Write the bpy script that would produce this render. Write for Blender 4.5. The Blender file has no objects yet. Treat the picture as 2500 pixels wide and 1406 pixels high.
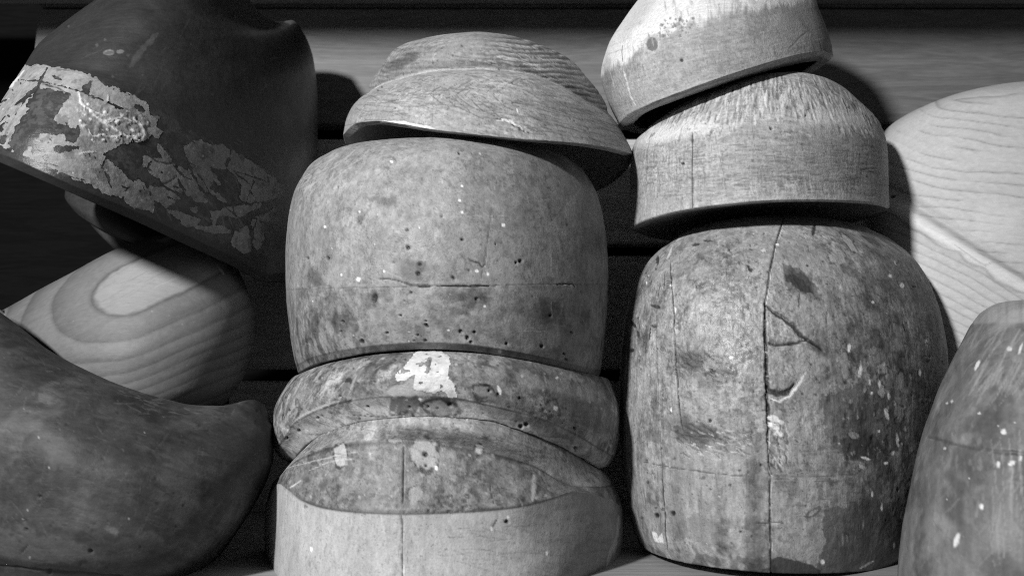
import bpy, math, random
import numpy as np
from mathutils import Vector, Euler

# ------------------------------------------------------------------ camera, world, light, exposure
S = bpy.context.scene
COL = S.collection
FPX = 1805.0                       # focal length in photograph pixels (photograph 2500 wide)
PITCH = math.radians(9.35)         # camera looks slightly up
CZ = 0.092                         # eye height above the shelf
CP, SP = math.cos(PITCH), math.sin(PITCH)

cam_d = bpy.data.cameras.new('camera')
cam = bpy.data.objects.new('camera', cam_d)
COL.objects.link(cam)
cam_d.sensor_width = 36.0
cam_d.lens = FPX / 2500 * 36
cam_d.clip_start = 0.01
cam_d.clip_end = 50
cam.location = (0, 0, CZ)
cam.rotation_euler = (math.pi / 2 + PITCH, 0, 0)
cam_d.dof.use_dof = True
cam_d.dof.focus_distance = 0.47
cam_d.dof.aperture_fstop = 9.0
S.camera = cam

w = bpy.data.worlds.new('World')
S.world = w
w.use_nodes = True
w.node_tree.nodes['Background'].inputs[0].default_value = (1, 1, 1, 1)
w.node_tree.nodes['Background'].inputs[1].default_value = 0.045

S.view_settings.view_transform = 'Standard'
S.view_settings.look = 'None'
S.view_settings.exposure = 0.08
S.view_settings.gamma = 1.0
S.view_settings.use_curve_mapping = False
S.render.engine = 'CYCLES'
S.render.filter_size = 1.1
S.cycles.pixel_filter_type = 'BLACKMAN_HARRIS'
S.cycles.filter_width = 1.1
S.cycles.use_denoising = False


def cam2world(x, y, z):
    """camera coordinates (right, up, depth) to world"""
    return (x, z * CP - y * SP, CZ + z * SP + y * CP)


lamp_d = bpy.data.lights.new('ceiling_spot', 'AREA')
lamp_d.shape = 'DISK'
lamp_d.size = 0.10
lamp_d.energy = 19.5
lamp = bpy.data.objects.new('ceiling_spot', lamp_d)
COL.objects.link(lamp)
LP = Vector((-0.62, -0.46, 0.60))
lamp.location = LP
tgt = Vector(cam2world(0.0, 0.0, 0.5))
lamp.rotation_euler = (LP - tgt).to_track_quat('Z', 'Y').to_euler()


# ------------------------------------------------------------------ noise and interpolation
def _h(ix, iy, iz, s):
    n = (ix * 374761393 + iy * 668265263 + iz * 2147483647 + s * 1274126177) & 0xFFFFFFFF
    n = ((n ^ (n >> 13)) * 1274126177) & 0xFFFFFFFF
    n = ((n ^ (n >> 16)) * 2246822519) & 0xFFFFFFFF
    return ((n ^ (n >> 15)) & 0xFFFFFF) / 16777215.0


def vnoise(p, s=0):
    i = np.floor(p).astype(np.int64)
    f = p - i
    f = f * f * f * (f * (f * 6 - 15) + 10)
    i = i + 100000
    x, y, z = i[..., 0], i[..., 1], i[..., 2]
    fx, fy, fz = f[..., 0], f[..., 1], f[..., 2]
    r = 0
    for dx in (0, 1):
        wx = fx if dx else 1 - fx
        for dy in (0, 1):
            wy = fy if dy else 1 - fy
            for dz in (0, 1):
                wz = fz if dz else 1 - fz
                r = r + wx * wy * wz * _h(x + dx, y + dy, z + dz, s)
    return r * 2 - 1


def fbm(p, scale, octaves=4, s=0, gain=0.5):
    q = p * np.asarray(scale, float)
    a, t, r = 1.0, 0.0, 0
    for o in range(octaves):
        r = r + a * vnoise(q + 17.3 * o, s + o * 7)
        t += a
        a *= gain
        q = q * 2.03
    return r / t


def sstep(a, b, x):
    t = np.clip((x - a) / (b - a), 0, 1)
    return t * t * (3 - 2 * t)


def pchip(xs, ys, x):
    """monotone cubic through (xs, ys[..]); ys may have trailing axes"""
    xs = np.asarray(xs, float)
    ys = np.asarray(ys, float)
    n = len(xs)
    if n == 1:
        return np.repeat(ys, len(x), axis=0)
    h = np.diff(xs)
    sh = (n - 1,) + (1,) * (ys.ndim - 1)
    d = np.diff(ys, axis=0) / h.reshape(sh)
    m = np.zeros_like(ys)
    m[0], m[-1] = d[0], d[-1]
    if n > 2:
        w1 = (2 * h[1:] + h[:-1]).reshape((n - 2,) + sh[1:])
        w2 = (h[1:] + 2 * h[:-1]).reshape((n - 2,) + sh[1:])
        a, b = d[:-1], d[1:]
        ok = (a * b) > 0
        aa = np.where(ok, a, 1.0)
        bb = np.where(ok, b, 1.0)
        m[1:-1] = np.where(ok, (w1 + w2) / (w1 / aa + w2 / bb), 0)
    k = np.clip(np.searchsorted(xs, x, side='right') - 1, 0, n - 2)
    sx = (len(x),) + (1,) * (ys.ndim - 1)
    hk = h[k].reshape(sx)
    t = ((x - xs[k]).reshape(sx)) / hk
    return ((1 + 2 * t) * (1 - t) ** 2 * ys[k] + t * (1 - t) ** 2 * hk * m[k]
            + t * t * (3 - 2 * t) * ys[k + 1] + t * t * (t - 1) * hk * m[k + 1])


def at(px, py, Y):
    """photograph pixel and world depth Y (metres from the camera) to a world point"""
    px, py, Y = np.broadcast_arrays(np.asarray(px, float), np.asarray(py, float), np.asarray(Y, float))
    u = (px - 1250) / FPX
    v = (703 - py) / FPX
    D = Y / (CP - v * SP)
    return np.stack([u * D, Y, CZ + D * SP + v * D * CP], -1)


# ------------------------------------------------------------------ lofted carved blocks
def ring(L, R, Y, b, sag=0, k=1.0, pts=None, corner=False, bsag=None, kb=0.9, follow=None, bsh=0.22):
    return dict(L=L, R=R, Y=Y, b=b, sag=sag, k=k, pts=pts, corner=corner, bsag=bsag, kb=kb, follow=follow, bsh=bsh)


class Blk:
    """a carved block: a stack of rings, dense on the side that faces the viewer"""

    def __init__(self, rings, N=300, step=2.9, NB=40):
        self.N, self.NB = N, NB
        ph = np.linspace(math.pi, 0, N + 1)
        cu = np.cos(ph)
        phb = np.linspace(0, math.pi, NB + 2)[1:-1]
        cb = np.cos(phb)
        K = len(rings)
        A = np.zeros((K, N + 1 + NB, 3))            # px, py, Y
        for i, r in enumerate(rings):
            (xl, yl), (xr, yr) = r['L'], r['R']
            xm, hw = (xl + xr) / 2, (xr - xl) / 2
            Yl, Yr = r['Y'] if isinstance(r['Y'], tuple) else (r['Y'], r['Y'])

            def front(c):
                x = xm + hw * c
                base = yl + (yr - yl) * (c + 1) / 2
                bf = np.clip(1 - c * c, 0, 1) ** (0.5 * r['k'])
                y = base + r['sag'] * np.sqrt(np.clip(1 - c * c, 0, 1))
                if r['pts'] is not None:
                    P = [(xl, yl)] + [q[:2] for q in r['pts']] + [(xr, yr)]
                    y = pchip([q[0] for q in P], [q[1] for q in P], x)
                    if len(r['pts'][0]) > 2:
                        Bq = [0] + [q[2] for q in r['pts']] + [0]
                        bf = pchip([q[0] for q in P], Bq, x)
                return x, y, bf, base
            x, y, bf, base = front(cu)
            Yc = Yl + (Yr - Yl) * (cu + 1) / 2
            A[i, :N + 1] = np.stack([x, y, Yc - r['b'] * bf], -1)
            s = np.sqrt(np.clip(1 - cb * cb, 0, 1))
            baseb = yl + (yr - yl) * (cb + 1) / 2
            bs = r['bsag'] if r['bsag'] is not None else -0.8 * r['sag']
            if r['follow'] is not None:
                baseb = front(cb)[1]
                bs = r['follow']
            A[i, N + 1:] = np.stack([xm + hw * cb * (1 - r['bsh'] * s), baseb + bs * s,
                                     Yl + (Yr - Yl) * (cb + 1) / 2 + r['b'] * r['kb'] * s], -1)
        # rows: split at corners, monotone cubic within
        segs, st = [], 0
        for i in range(1, K):
            if rings[i]['corner'] or i == K - 1:
                segs.append((st, i))
                st = i
        rows, rk = [], []
        for (a, b) in segs:
            sub = A[a:b + 1]
            scl = np.array([1, 1, 3000.0])
            dd = np.linalg.norm(np.diff(sub[:, :N + 1:8] * scl, axis=0), axis=-1)
            d2 = np.percentile(dd, 70, axis=1)
            s = np.concatenate([[0], np.cumsum(np.maximum(d2, 1.0))])
            n = max(2, int(s[-1] / step))
            q = np.linspace(0, s[-1], n + 1)
            rr = pchip(s, sub, q)
            if rows:
                rr, q = rr[1:], q[1:]
            rows.append(rr)
            rk.append(a + np.interp(q, s, np.arange(b - a + 1)))
        self.A = np.concatenate(rows)
        self.rk = np.concatenate(rk)
        self.M = len(self.A)
        self.W = N + 1 + NB
        self.P = at(self.A[..., 0], self.A[..., 1], self.A[..., 2])
        self.x, self.y = self.A[..., 0].copy(), self.A[..., 1].copy()
        self.front = np.zeros(self.x.shape)
        self.front[:, :N + 1] = 1
        self.alb = np.full(self.x.shape, 0.3)
        self.rgh = np.full(self.x.shape, 0.55)
        self.disp = np.zeros(self.x.shape)
        self.normals()
        self.K = np.repeat(self.rk[:, None], self.W, 1)

    def normals(self):
        P = self.P
        du = np.roll(P, -1, 1) - np.roll(P, 1, 1)
        dv = np.gradient(P, axis=0)
        n = np.cross(du, dv)
        n /= np.maximum(np.linalg.norm(n, axis=-1, keepdims=True), 1e-12)
        c = P.reshape(-1, 3).mean(0)
        if ((P - c) * n).sum() < 0:
            n = -n
        self.n = n

    def fb(self, scale, o=4, s=0, g=0.5):
        return fbm(self.P, scale, o, s, g)

    # --- marks (all in photograph pixels of the facing side)
    def line(self, pts, wd, jit=2.0, js=0.03, taper=True, s=1):
        """mask of a ragged line"""
        pts = np.asarray(pts, float)
        pad = wd * 3 + jit * 3 + 4
        lo, hi = pts.min(0) - pad, pts.max(0) + pad
        sel = (self.x > lo[0]) & (self.x < hi[0]) & (self.y > lo[1]) & (self.y < hi[1]) & (self.front > 0)
        out = np.zeros(self.x.shape)
        if not sel.any():
            return out
        q = np.stack([self.x[sel], self.y[sel]], -1)
        z = np.stack([q[:, 0] * js, q[:, 1] * js, np.zeros(len(q))], -1)
        q = q + jit * np.stack([fbm(z, 1, 3, s), fbm(z, 1, 3, s + 50)], -1) * 1.6
        best = np.full(len(q), 1e9)
        tt = np.zeros(len(q))
        seg = np.linalg.norm(np.diff(pts, axis=0), axis=1)
        tot = seg.sum()
        acc = 0
        for a, b, L in zip(pts[:-1], pts[1:], seg):
            t = np.clip(((q - a) @ (b - a)) / max(L * L, 1e-9), 0, 1)
            d = np.linalg.norm(q - (a + t[:, None] * (b - a)), axis=1)
            m = d < best
            best = np.where(m, d, best)
            tt = np.where(m, (acc + t * L) / tot, tt)
            acc += L
        w_ = wd * (0.25 + 0.75 * np.sin(np.clip(tt, 0.02, 0.98) * math.pi) ** 0.5) if taper else wd
        if wd > 1.3:
            w_ = w_ * (1.0 + 0.9 * fbm(z * 2.2 + 9.1, 1, 3, s + 90, 0.6))
        out[sel] = 1 - sstep(0.35, 1.3, best / np.maximum(w_, 0.3))
        return out

    def blob(self, cx, cy, rx, ry=None, ang=0, n=0.25, fr=None, soft=0.12, s=3):
        """mask of an irregular patch; returns mask and signed radius"""
        ry = ry or rx
        fr = fr or 2.2 / max(rx, ry)
        pad = max(rx, ry) * 1.9 + 4
        sel = (abs(self.x - cx) < pad) & (abs(self.y - cy) < pad) & (self.front > 0)
        out = np.zeros(self.x.shape)
        if not sel.any():
            return out
        dx, dy = self.x[sel] - cx, self.y[sel] - cy
        a = math.radians(ang)
        u = (dx * math.cos(a) + dy * math.sin(a)) / rx
        v = (-dx * math.sin(a) + dy * math.cos(a)) / ry
        z = np.stack([self.x[sel] * fr, self.y[sel] * fr, np.zeros(len(u))], -1)
        r = np.sqrt(u * u + v * v) + n * fbm(z, 1, 4, s + int(cx) % 97, 0.6) * 2
        out[sel] = 1 - sstep(1 - soft, 1 + soft, r)
        return out

    def poly(self, pts, n=3.0, fr=0.05, soft=1.2, s=5, g=0.0):
        """mask of a ragged polygon"""
        pts = np.asarray(pts, float)
        lo, hi = pts.min(0) - 4 * n - 6, pts.max(0) + 4 * n + 6
        sel = (self.x > lo[0]) & (self.x < hi[0]) & (self.y > lo[1]) & (self.y < hi[1]) & (self.front > 0)
        out = np.zeros(self.x.shape)
        if not sel.any():
            return out
        q = np.stack([self.x[sel], self.y[sel]], -1)
        z = np.stack([q[:, 0] * fr, q[:, 1] * fr, np.zeros(len(q))], -1)
        q = q + n * 1.8 * np.stack([fbm(z, 1, 4, s, 0.6), fbm(z, 1, 4, s + 31, 0.6)], -1)
        ins = np.zeros(len(q), bool)
        best = np.full(len(q), 1e9)
        for a, b in zip(pts, np.roll(pts, -1, 0)):
            L2 = max(((b - a) ** 2).sum(), 1e-9)
            t = np.clip(((q - a) @ (b - a)) / L2, 0, 1)
            best = np.minimum(best, np.linalg.norm(q - (a + t[:, None] * (b - a)), axis=1))
            if a[1] != b[1]:
                c = ((a[1] > q[:, 1]) != (b[1] > q[:, 1])) & \
                    (q[:, 0] < (b[0] - a[0]) * (q[:, 1] - a[1]) / (b[1] - a[1]) + a[0])
                ins ^= c
        sd = np.where(ins, best, -best)
        out[sel] = sstep(-soft, soft, sd + g)
        return out

    def tone(self, mask, to, amt=1.0):
        self.alb = self.alb * (1 - mask * amt) + to * mask * amt

    def mul(self, mask, f):
        self.alb = self.alb * (1 + mask * (f - 1))

    def dent(self, mask, mm):
        self.disp -= mask * mm / 1000

    def crack(self, pts, wd=2.0, dark=0.05, mm=0.8, jit=2.0, js=0.03, amt=0.9, s=1, taper=True):
        m = self.line(pts, wd, jit, js, taper, s)
        if mm >= 0.5:
            off = [(x + wd * 0.9 + 0.8, y + wd * 0.7 + 0.5) for x, y in pts]
            lip = self.line(off, wd * 0.7, jit, js, taper, s)
            self.mul(lip * sstep(-0.1, 0.3, self.fb(220, 2, 7)), 1.35)
            self.disp += lip * 0.00015
        self.tone(m, dark, amt)
        self.dent(m, mm)
        return m

    def scratch(self, pts, wd=1.2, pale=0.6, amt=0.7, jit=1.0, s=2):
        m = self.line(pts, wd, jit, 0.05, True, s)
        self.tone(m, pale, amt)
        return m

    def hole(self, cx, cy, r=4, halo=0, mm=1.2, dark=0.02):
        if halo:
            self.mul(self.blob(cx, cy, halo, n=0.3, soft=0.5), 0.5)
        m = self.blob(cx, cy, r, n=0.15, soft=0.3)
        self.tone(m, dark, 0.97)
        self.dent(m, mm)

    def specks(self, box, count, r, tone, seed, amt=0.8, mm=0, asp=1.0, ang=0):
        rng = random.Random(seed)
        for _ in range(count):
            cx, cy = rng.uniform(box[0], box[2]), rng.uniform(box[1], box[3])
            q = rng.uniform(r[0], r[1])
            m = self.blob(cx, cy, q * asp, q, ang + rng.uniform(-15, 15), n=0.35, soft=0.3)
            self.tone(m, tone * rng.uniform(0.8, 1.2), amt)
            if mm:
                self.dent(m, mm)

    def scratches(self, box, count, ln, ang, spread, wd, tone, seed, amt=0.5, mm=0):
        rng = random.Random(seed)
        for i in range(count):
            cx, cy = rng.uniform(box[0], box[2]), rng.uniform(box[1], box[3])
            a = math.radians(ang + rng.uniform(-spread, spread))
            l = rng.uniform(ln[0], ln[1]) / 2
            dx, dy = math.cos(a) * l, math.sin(a) * l
            m = self.line([(cx - dx, cy - dy), (cx + rng.uniform(-2, 2), cy + rng.uniform(-2, 2)), (cx + dx, cy + dy)],
                          rng.uniform(*wd), 1.5, 0.05, True, i)
            self.tone(m, tone, amt * rng.uniform(0.6, 1))
            if mm:
                self.dent(m, mm)

    def mottle(self, amp=0.35, sc=60, seed=0, fine=0.15):
        n1 = self.fb(sc, 5, seed, 0.6)
        n2 = self.fb(sc * 7, 4, seed + 9, 0.65)
        self.alb = self.alb * np.clip(1 + amp * 1.6 * n1 + fine * 2 * n2, 0.25, 1.9)
        self.disp += n1 * 0.00012 + n2 * 0.00008

    def boost(self, g):
        """stronger tonal contrast of the finish about its own mean"""
        f = self.front > 0
        mu = np.exp(np.log(np.clip(self.alb[f], 0.01, 1)).mean())
        self.alb = np.clip(mu * (np.clip(self.alb, 0.005, 1) / mu) ** g, 0.008, 0.85)

    # --- mesh
    def build(self, name, mat, parent=None, fmask=None, lift=0.0, caps=(True, True)):
        P = self.P + self.n * (self.disp[..., None] + lift)
        W, M = self.W, self.M
        idx = np.arange(M * W).reshape(M, W)
        a = idx[:-1]
        b = idx[1:]
        q = np.stack([a, np.roll(a, -1, 1), np.roll(b, -1, 1), b], -1)
        if fmask is not None:
            q = q[fmask]
            caps = (False, False)
        q = q.reshape(-1, 4)
        V = P.reshape(-1, 3)
        alb, rgh = self.alb.reshape(-1), self.rgh.reshape(-1)
        tri = []
        if caps[0]:
            V = np.vstack([V, P[0].mean(0)])
            alb, rgh = np.append(alb, alb[idx[0]].mean()), np.append(rgh, 0.6)
            c = len(V) - 1
            tri.append(np.stack([np.full(W, c), np.roll(idx[0], -1), idx[0]], -1))
        if caps[1]:
            V = np.vstack([V, P[-1].mean(0)])
            alb, rgh = np.append(alb, alb[idx[-1]].mean()), np.append(rgh, 0.6)
            c = len(V) - 1
            tri.append(np.stack([np.full(W, c), idx[-1], np.roll(idx[-1], -1)], -1))
        used = np.unique(np.concatenate([q.ravel()] + [t.ravel() for t in tri]))
        re = np.full(len(V), -1)
        re[used] = np.arange(len(used))
        q = re[q]
        tri = [re[t] for t in tri]
        V, alb, rgh = V[used], alb[used], rgh[used]
        nq = len(q)
        T = np.concatenate(tri) if tri else np.zeros((0, 3), int)
        me = bpy.data.meshes.new(name)
        me.vertices.add(len(V))
        me.loops.add(nq * 4 + len(T) * 3)
        me.polygons.add(nq + len(T))
        ls = np.concatenate([np.arange(nq) * 4, nq * 4 + np.arange(len(T)) * 3]).astype(np.int32)
        me.polygons.foreach_set('loop_start', ls)
        me.loops.foreach_set('vertex_index', np.concatenate([q.ravel(), T.ravel()]).astype(np.int32))
        o = bpy.data.objects.new(name, me)
        base = np.array(self.base)
        me.vertices.foreach_set('co', (V - base).ravel())
        me.update(calc_edges=True)
        me.validate()
        me.shade_smooth()
        for nm, arr in (('alb', alb), ('rgh', rgh)):
            at_ = me.attributes.new(nm, 'FLOAT', 'POINT')
            at_.data.foreach_set('value', np.clip(arr, 0, 1).astype(np.float32))
        me.materials.append(mat)
        COL.objects.link(o)
        if parent is not None:
            o.parent = parent
        else:
            o.location = base
        return o

    @property
    def base(self):
        P = self.P.reshape(-1, 3)
        return [float(P[:, 0].mean()), float(P[:, 1].mean()), float(P[:, 2].min())]

    def solidify(self, o, mm):
        """give a sheet cut from the block's skin a small real thickness"""
        m = o.modifiers.new('thickness', 'SOLIDIFY')
        m.thickness = mm / 1000
        m.offset = -1
        return o


def root(name, blk):
    e = bpy.data.objects.new(name, None)
    e.empty_display_size = 0.02
    e.location = blk.base
    COL.objects.link(e)
    return e


def tag(o, label=None, cat=None, group=None, kind=None):
    if label:
        o['label'] = label
    if cat:
        o['category'] = cat
    if group:
        o['group'] = group
    if kind:
        o['kind'] = kind
    return o


# ------------------------------------------------------------------ materials
def wood_mat(name, grain=(300, 300, 300), gamp=0.12, famp=0.14, pore=0.25, bump=0.25, bscale=900, spec=0.5, coat=0.0, rot=(0, 0, 0)):
    m = bpy.data.materials.new(name)
    m.use_nodes = True
    nt = m.node_tree
    N = nt.nodes
    Lk = nt.links.new
    bs = N['Principled BSDF']
    tc = N.new('ShaderNodeTexCoord')
    mp = N.new('ShaderNodeMapping')
    mp.inputs['Scale'].default_value = grain
    mp.inputs['Rotation'].default_value = rot
    Lk(tc.outputs['Object'], mp.inputs['Vector'])
    n1 = N.new('ShaderNodeTexNoise')
    n1.inputs['Scale'].default_value = 1.0
    n1.inputs['Detail'].default_value = 6
    n1.inputs['Roughness'].default_value = 0.65
    Lk(mp.outputs['Vector'], n1.inputs['Vector'])
    n2 = N.new('ShaderNodeTexNoise')
    n2.inputs['Scale'].default_value = bscale
    n2.inputs['Detail'].default_value = 5
    n2.inputs['Roughness'].default_value = 0.7
    Lk(tc.outputs['Object'], n2.inputs['Vector'])
    al = N.new('ShaderNodeAttribute')
    al.attribute_name = 'alb'
    rg = N.new('ShaderNodeAttribute')
    rg.attribute_name = 'rgh'
    r1 = N.new('ShaderNodeMapRange')
    r1.inputs['From Min'].default_value = 0.3
    r1.inputs['From Max'].default_value = 0.7
    r1.inputs['To Min'].default_value = 1 - gamp
    r1.inputs['To Max'].default_value = 1 + gamp
    Lk(n1.outputs['Fac'], r1.inputs['Value'])
    r2 = N.new('ShaderNodeMapRange')
    r2.inputs['From Min'].default_value = 0.3
    r2.inputs['From Max'].default_value = 0.7
    r2.inputs['To Min'].default_value = 1 - famp
    r2.inputs['To Max'].default_value = 1 + famp
    Lk(n2.outputs['Fac'], r2.inputs['Value'])
    m1 = N.new('ShaderNodeMath')
    m1.operation = 'MULTIPLY'
    Lk(al.outputs['Fac'], m1.inputs[0])
    Lk(r1.outputs['Result'], m1.inputs[1])
    m2 = N.new('ShaderNodeMath')
    m2.operation = 'MULTIPLY'
    Lk(m1.outputs[0], m2.inputs[0])
    Lk(r2.outputs['Result'], m2.inputs[1])
    n3 = N.new('ShaderNodeTexNoise')
    n3.inputs['Scale'].default_value = 620
    n3.inputs['Detail'].default_value = 3
    n3.inputs['Roughness'].default_value = 0.6
    Lk(tc.outputs['Object'], n3.inputs['Vector'])
    r3 = N.new('ShaderNodeMapRange')
    r3.interpolation_type = 'SMOOTHSTEP'
    r3.inputs['From Min'].default_value = 0.30
    r3.inputs['From Max'].default_value = 0.40
    r3.inputs['To Min'].default_value = 1 - pore
    r3.inputs['To Max'].default_value = 1.0
    Lk(n3.outputs['Fac'], r3.inputs['Value'])
    m3 = N.new('ShaderNodeMath')
    m3.operation = 'MULTIPLY'
    Lk(m2.outputs[0], m3.inputs[0])
    Lk(r3.outputs['Result'], m3.inputs[1])
    cc = N.new('ShaderNodeCombineColor')
    for i in range(3):
        Lk(m3.outputs[0], cc.inputs[i])
    Lk(cc.outputs[0], bs.inputs['Base Color'])
    Lk(rg.outputs['Fac'], bs.inputs['Roughness'])
    ad = N.new('ShaderNodeMath')
    ad.operation = 'ADD'
    Lk(n1.outputs['Fac'], ad.inputs[0])
    Lk(n2.outputs['Fac'], ad.inputs[1])
    bp = N.new('ShaderNodeBump')
    bp.inputs['Strength'].default_value = bump
    bp.inputs['Distance'].default_value = 0.0006
    Lk(ad.outputs[0], bp.inputs['Height'])
    Lk(bp.outputs['Normal'], bs.inputs['Normal'])
    bs.inputs['Specular IOR Level'].default_value = spec
    bs.inputs['Coat Weight'].default_value = coat
    bs.inputs['Coat Roughness'].default_value = 0.25
    return m


def board_mat(name, tone, rough=0.65, seed=0.0, rings=0.28, spec=0.4):
    """sawn softwood: long streaks along X, tone given"""
    m = bpy.data.materials.new(name)
    m.use_nodes = True
    nt = m.node_tree
    N = nt.nodes
    Lk = nt.links.new
    bs = N['Principled BSDF']
    tc = N.new('ShaderNodeTexCoord')
    mp = N.new('ShaderNodeMapping')
    mp.inputs['Scale'].default_value = (6, 60, 60)
    mp.inputs['Location'].default_value = (seed, seed * 2, seed * 3)
    Lk(tc.outputs['Object'], mp.inputs['Vector'])
    n1 = N.new('ShaderNodeTexNoise')
    n1.inputs['Scale'].default_value = 1.0
    n1.inputs['Detail'].default_value = 3
    n1.inputs['Distortion'].default_value = 1.2
    Lk(mp.outputs['Vector'], n1.inputs['Vector'])
    mu = N.new('ShaderNodeMath')
    mu.operation = 'MULTIPLY'
    mu.inputs[1].default_value = 9
    Lk(n1.outputs['Fac'], mu.inputs[0])
    fr = N.new('ShaderNodeMath')
    fr.operation = 'PINGPONG'
    fr.inputs[1].default_value = 1.0
    Lk(mu.outputs[0], fr.inputs[0])
    mp2 = N.new('ShaderNodeMapping')
    mp2.inputs['Scale'].default_value = (60, 900, 900)
    Lk(tc.outputs['Object'], mp2.inputs['Vector'])
    n2 = N.new('ShaderNodeTexNoise')
    n2.inputs['Scale'].default_value = 1.0
    n2.inputs['Detail'].default_value = 5
    Lk(mp2.outputs['Vector'], n2.inputs['Vector'])
    ra = N.new('ShaderNodeMapRange')
    ra.inputs['To Min'].default_value = tone * (1 + rings * 0.5)
    ra.inputs['To Max'].default_value = tone * (1 - rings * 0.5)
    Lk(fr.outputs[0], ra.inputs['Value'])
    rb = N.new('ShaderNodeMapRange')
    rb.inputs['From Min'].default_value = 0.3
    rb.inputs['From Max'].default_value = 0.7
    rb.inputs['To Min'].default_value = 0.85
    rb.inputs['To Max'].default_value = 1.15
    Lk(n2.outputs['Fac'], rb.inputs['Value'])
    m1 = N.new('ShaderNodeMath')
    m1.operation = 'MULTIPLY'
    Lk(ra.outputs[0], m1.inputs[0])
    Lk(rb.outputs[0], m1.inputs[1])
    cc = N.new('ShaderNodeCombineColor')
    for i in range(3):
        Lk(m1.outputs[0], cc.inputs[i])
    Lk(cc.outputs[0], bs.inputs['Base Color'])
    bs.inputs['Roughness'].default_value = rough
    bs.inputs['Specular IOR Level'].default_value = spec
    bp = N.new('ShaderNodeBump')
    bp.inputs['Strength'].default_value = 0.3
    bp.inputs['Distance'].default_value = 0.0005
    Lk(n2.outputs['Fac'], bp.inputs['Height'])
    Lk(bp.outputs['Normal'], bs.inputs['Normal'])
    return m


M_old = wood_mat('old_varnished_wood', (300, 300, 180), 0.16, 0.16, 0.35, 0.4, 1000, 0.4)
M_raw = wood_mat('raw_turned_wood', (90, 700, 500), 0.20, 0.14, 0.3, 0.6, 900, 0.3)
M_vert = wood_mat('straight_grained_wood', (420, 420, 60), 0.22, 0.16, 0.35, 0.5, 900, 0.5)
M_pine = wood_mat('sanded_pine', (90, 500, 500), 0.08, 0.06, 0.08, 0.15, 1200, 0.25, rot=(0, 0.4, 0))
M_dark = wood_mat('dark_stained_wood', (60, 260, 420), 0.22, 0.16, 0.2, 0.3, 900, 0.42)
M_gloss = wood_mat('worn_varnish', (160, 160, 90), 0.14, 0.08, 0.1, 0.3, 700, 0.42, coat=0.04)
M_paper = wood_mat('old_paper', (350, 350, 350), 0.10, 0.08, 0.2, 0.45, 900, 0.35)

# ------------------------------------------------------------------ setting: back boards, shelves, side post
def box_mesh(name, x0, x1, y0, y1, z0, z1, mat, bevel=0.002, parent=None, org=None):
    import bmesh
    org = org or ((x0 + x1) / 2, (y0 + y1) / 2, z0)
    bm = bmesh.new()
    bmesh.ops.create_cube(bm, size=1)
    for v in bm.verts:
        v.co = Vector((x0 + (v.co.x + .5) * (x1 - x0) - org[0], y0 + (v.co.y + .5) * (y1 - y0) - org[1],
                       z0 + (v.co.z + .5) * (z1 - z0) - org[2]))
    bmesh.ops.bevel(bm, geom=bm.edges[:], offset=bevel, segments=2, affect='EDGES')
    me = bpy.data.meshes.new(name)
    bm.to_mesh(me)
    bm.free()
    me.materials.append(mat)
    o = bpy.data.objects.new(name, me)
    COL.objects.link(o)
    if parent is not None:
        o.parent = parent
    else:
        o.location = org
    return o


WY = 0.70
def zw(py, Y=WY):
    return float(at(1250, py, Y)[2])


wall = bpy.data.objects.new('back_wall', None)
COL.objects.link(wall)
tag(wall, kind='structure')
XW = lambda px: float(at(px, 500, WY)[0])
edges = [(-300, 16, 0.20, 40), (22, 302, 0.20, 40), (340, 594, 0.55, 585), (625, 900, 0.55, 590), (930, 1250, 0.55, 588)]  # lower boards paler, standing in for fill light on the wall
for i, (a, b, t, xs) in enumerate(edges):
    box_mesh('board', XW(xs), 0.9, WY, WY + 0.018, zw(b), zw(a), board_mat('back_board_wood_%d' % i, t, seed=3.1 * i),
             0.0012, wall, org=(0, 0, 0))
bk = box_mesh('dark_void_sheet', -0.9, 0.9, WY + 0.10, WY + 0.11, -0.05, 0.75, board_mat('void_black', 0.008, rough=1.0, spec=0.0), 0.001, wall, org=(0, 0, 0))  # near-black sheet added as the unlit void behind the boards
tag(box_mesh('shelf', -0.9, 0.9, 0.30, WY - 0.003, -0.022, 0.0, board_mat('shelf_wood', 0.30, seed=9), 0.002), kind='structure')
tag(box_mesh('upper_shelf', -0.9, 0.9, 0.36, WY - 0.003, 0.499, 0.525, board_mat('upper_shelf_wood', 0.25, seed=5), 0.002), kind='structure')

# ================================================================== MIDDLE STACK
YM = 0.50
Y5 = 0.522

def close_top(r, dy=14, shrink=(0.75, 0.3), dY=0.03):
    """rings that carry a visible top rim backwards over the hidden top"""
    out = []
    (xl, yl), (xr, yr) = r['L'], r['R']
    xm, ym = (xl + xr) / 2, (yl + yr) / 2
    Y = r['Y'][0] if isinstance(r['Y'], tuple) else r['Y']
    for s, d in zip(shrink, (0.4, 1.0)):
        out.append(ring((xm + (xl - xm) * s, ym + (yl - ym) * s - 0 + dy * d), (xm + (xr - xm) * s, ym + (yr - ym) * s + dy * d),
                        Y + dY * d, r['b'] * s * 0.8, sag=r['sag'] * s * 0.7, bsag=abs(r['sag']) * s * 0.5))
    return out[::-1]


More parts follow.
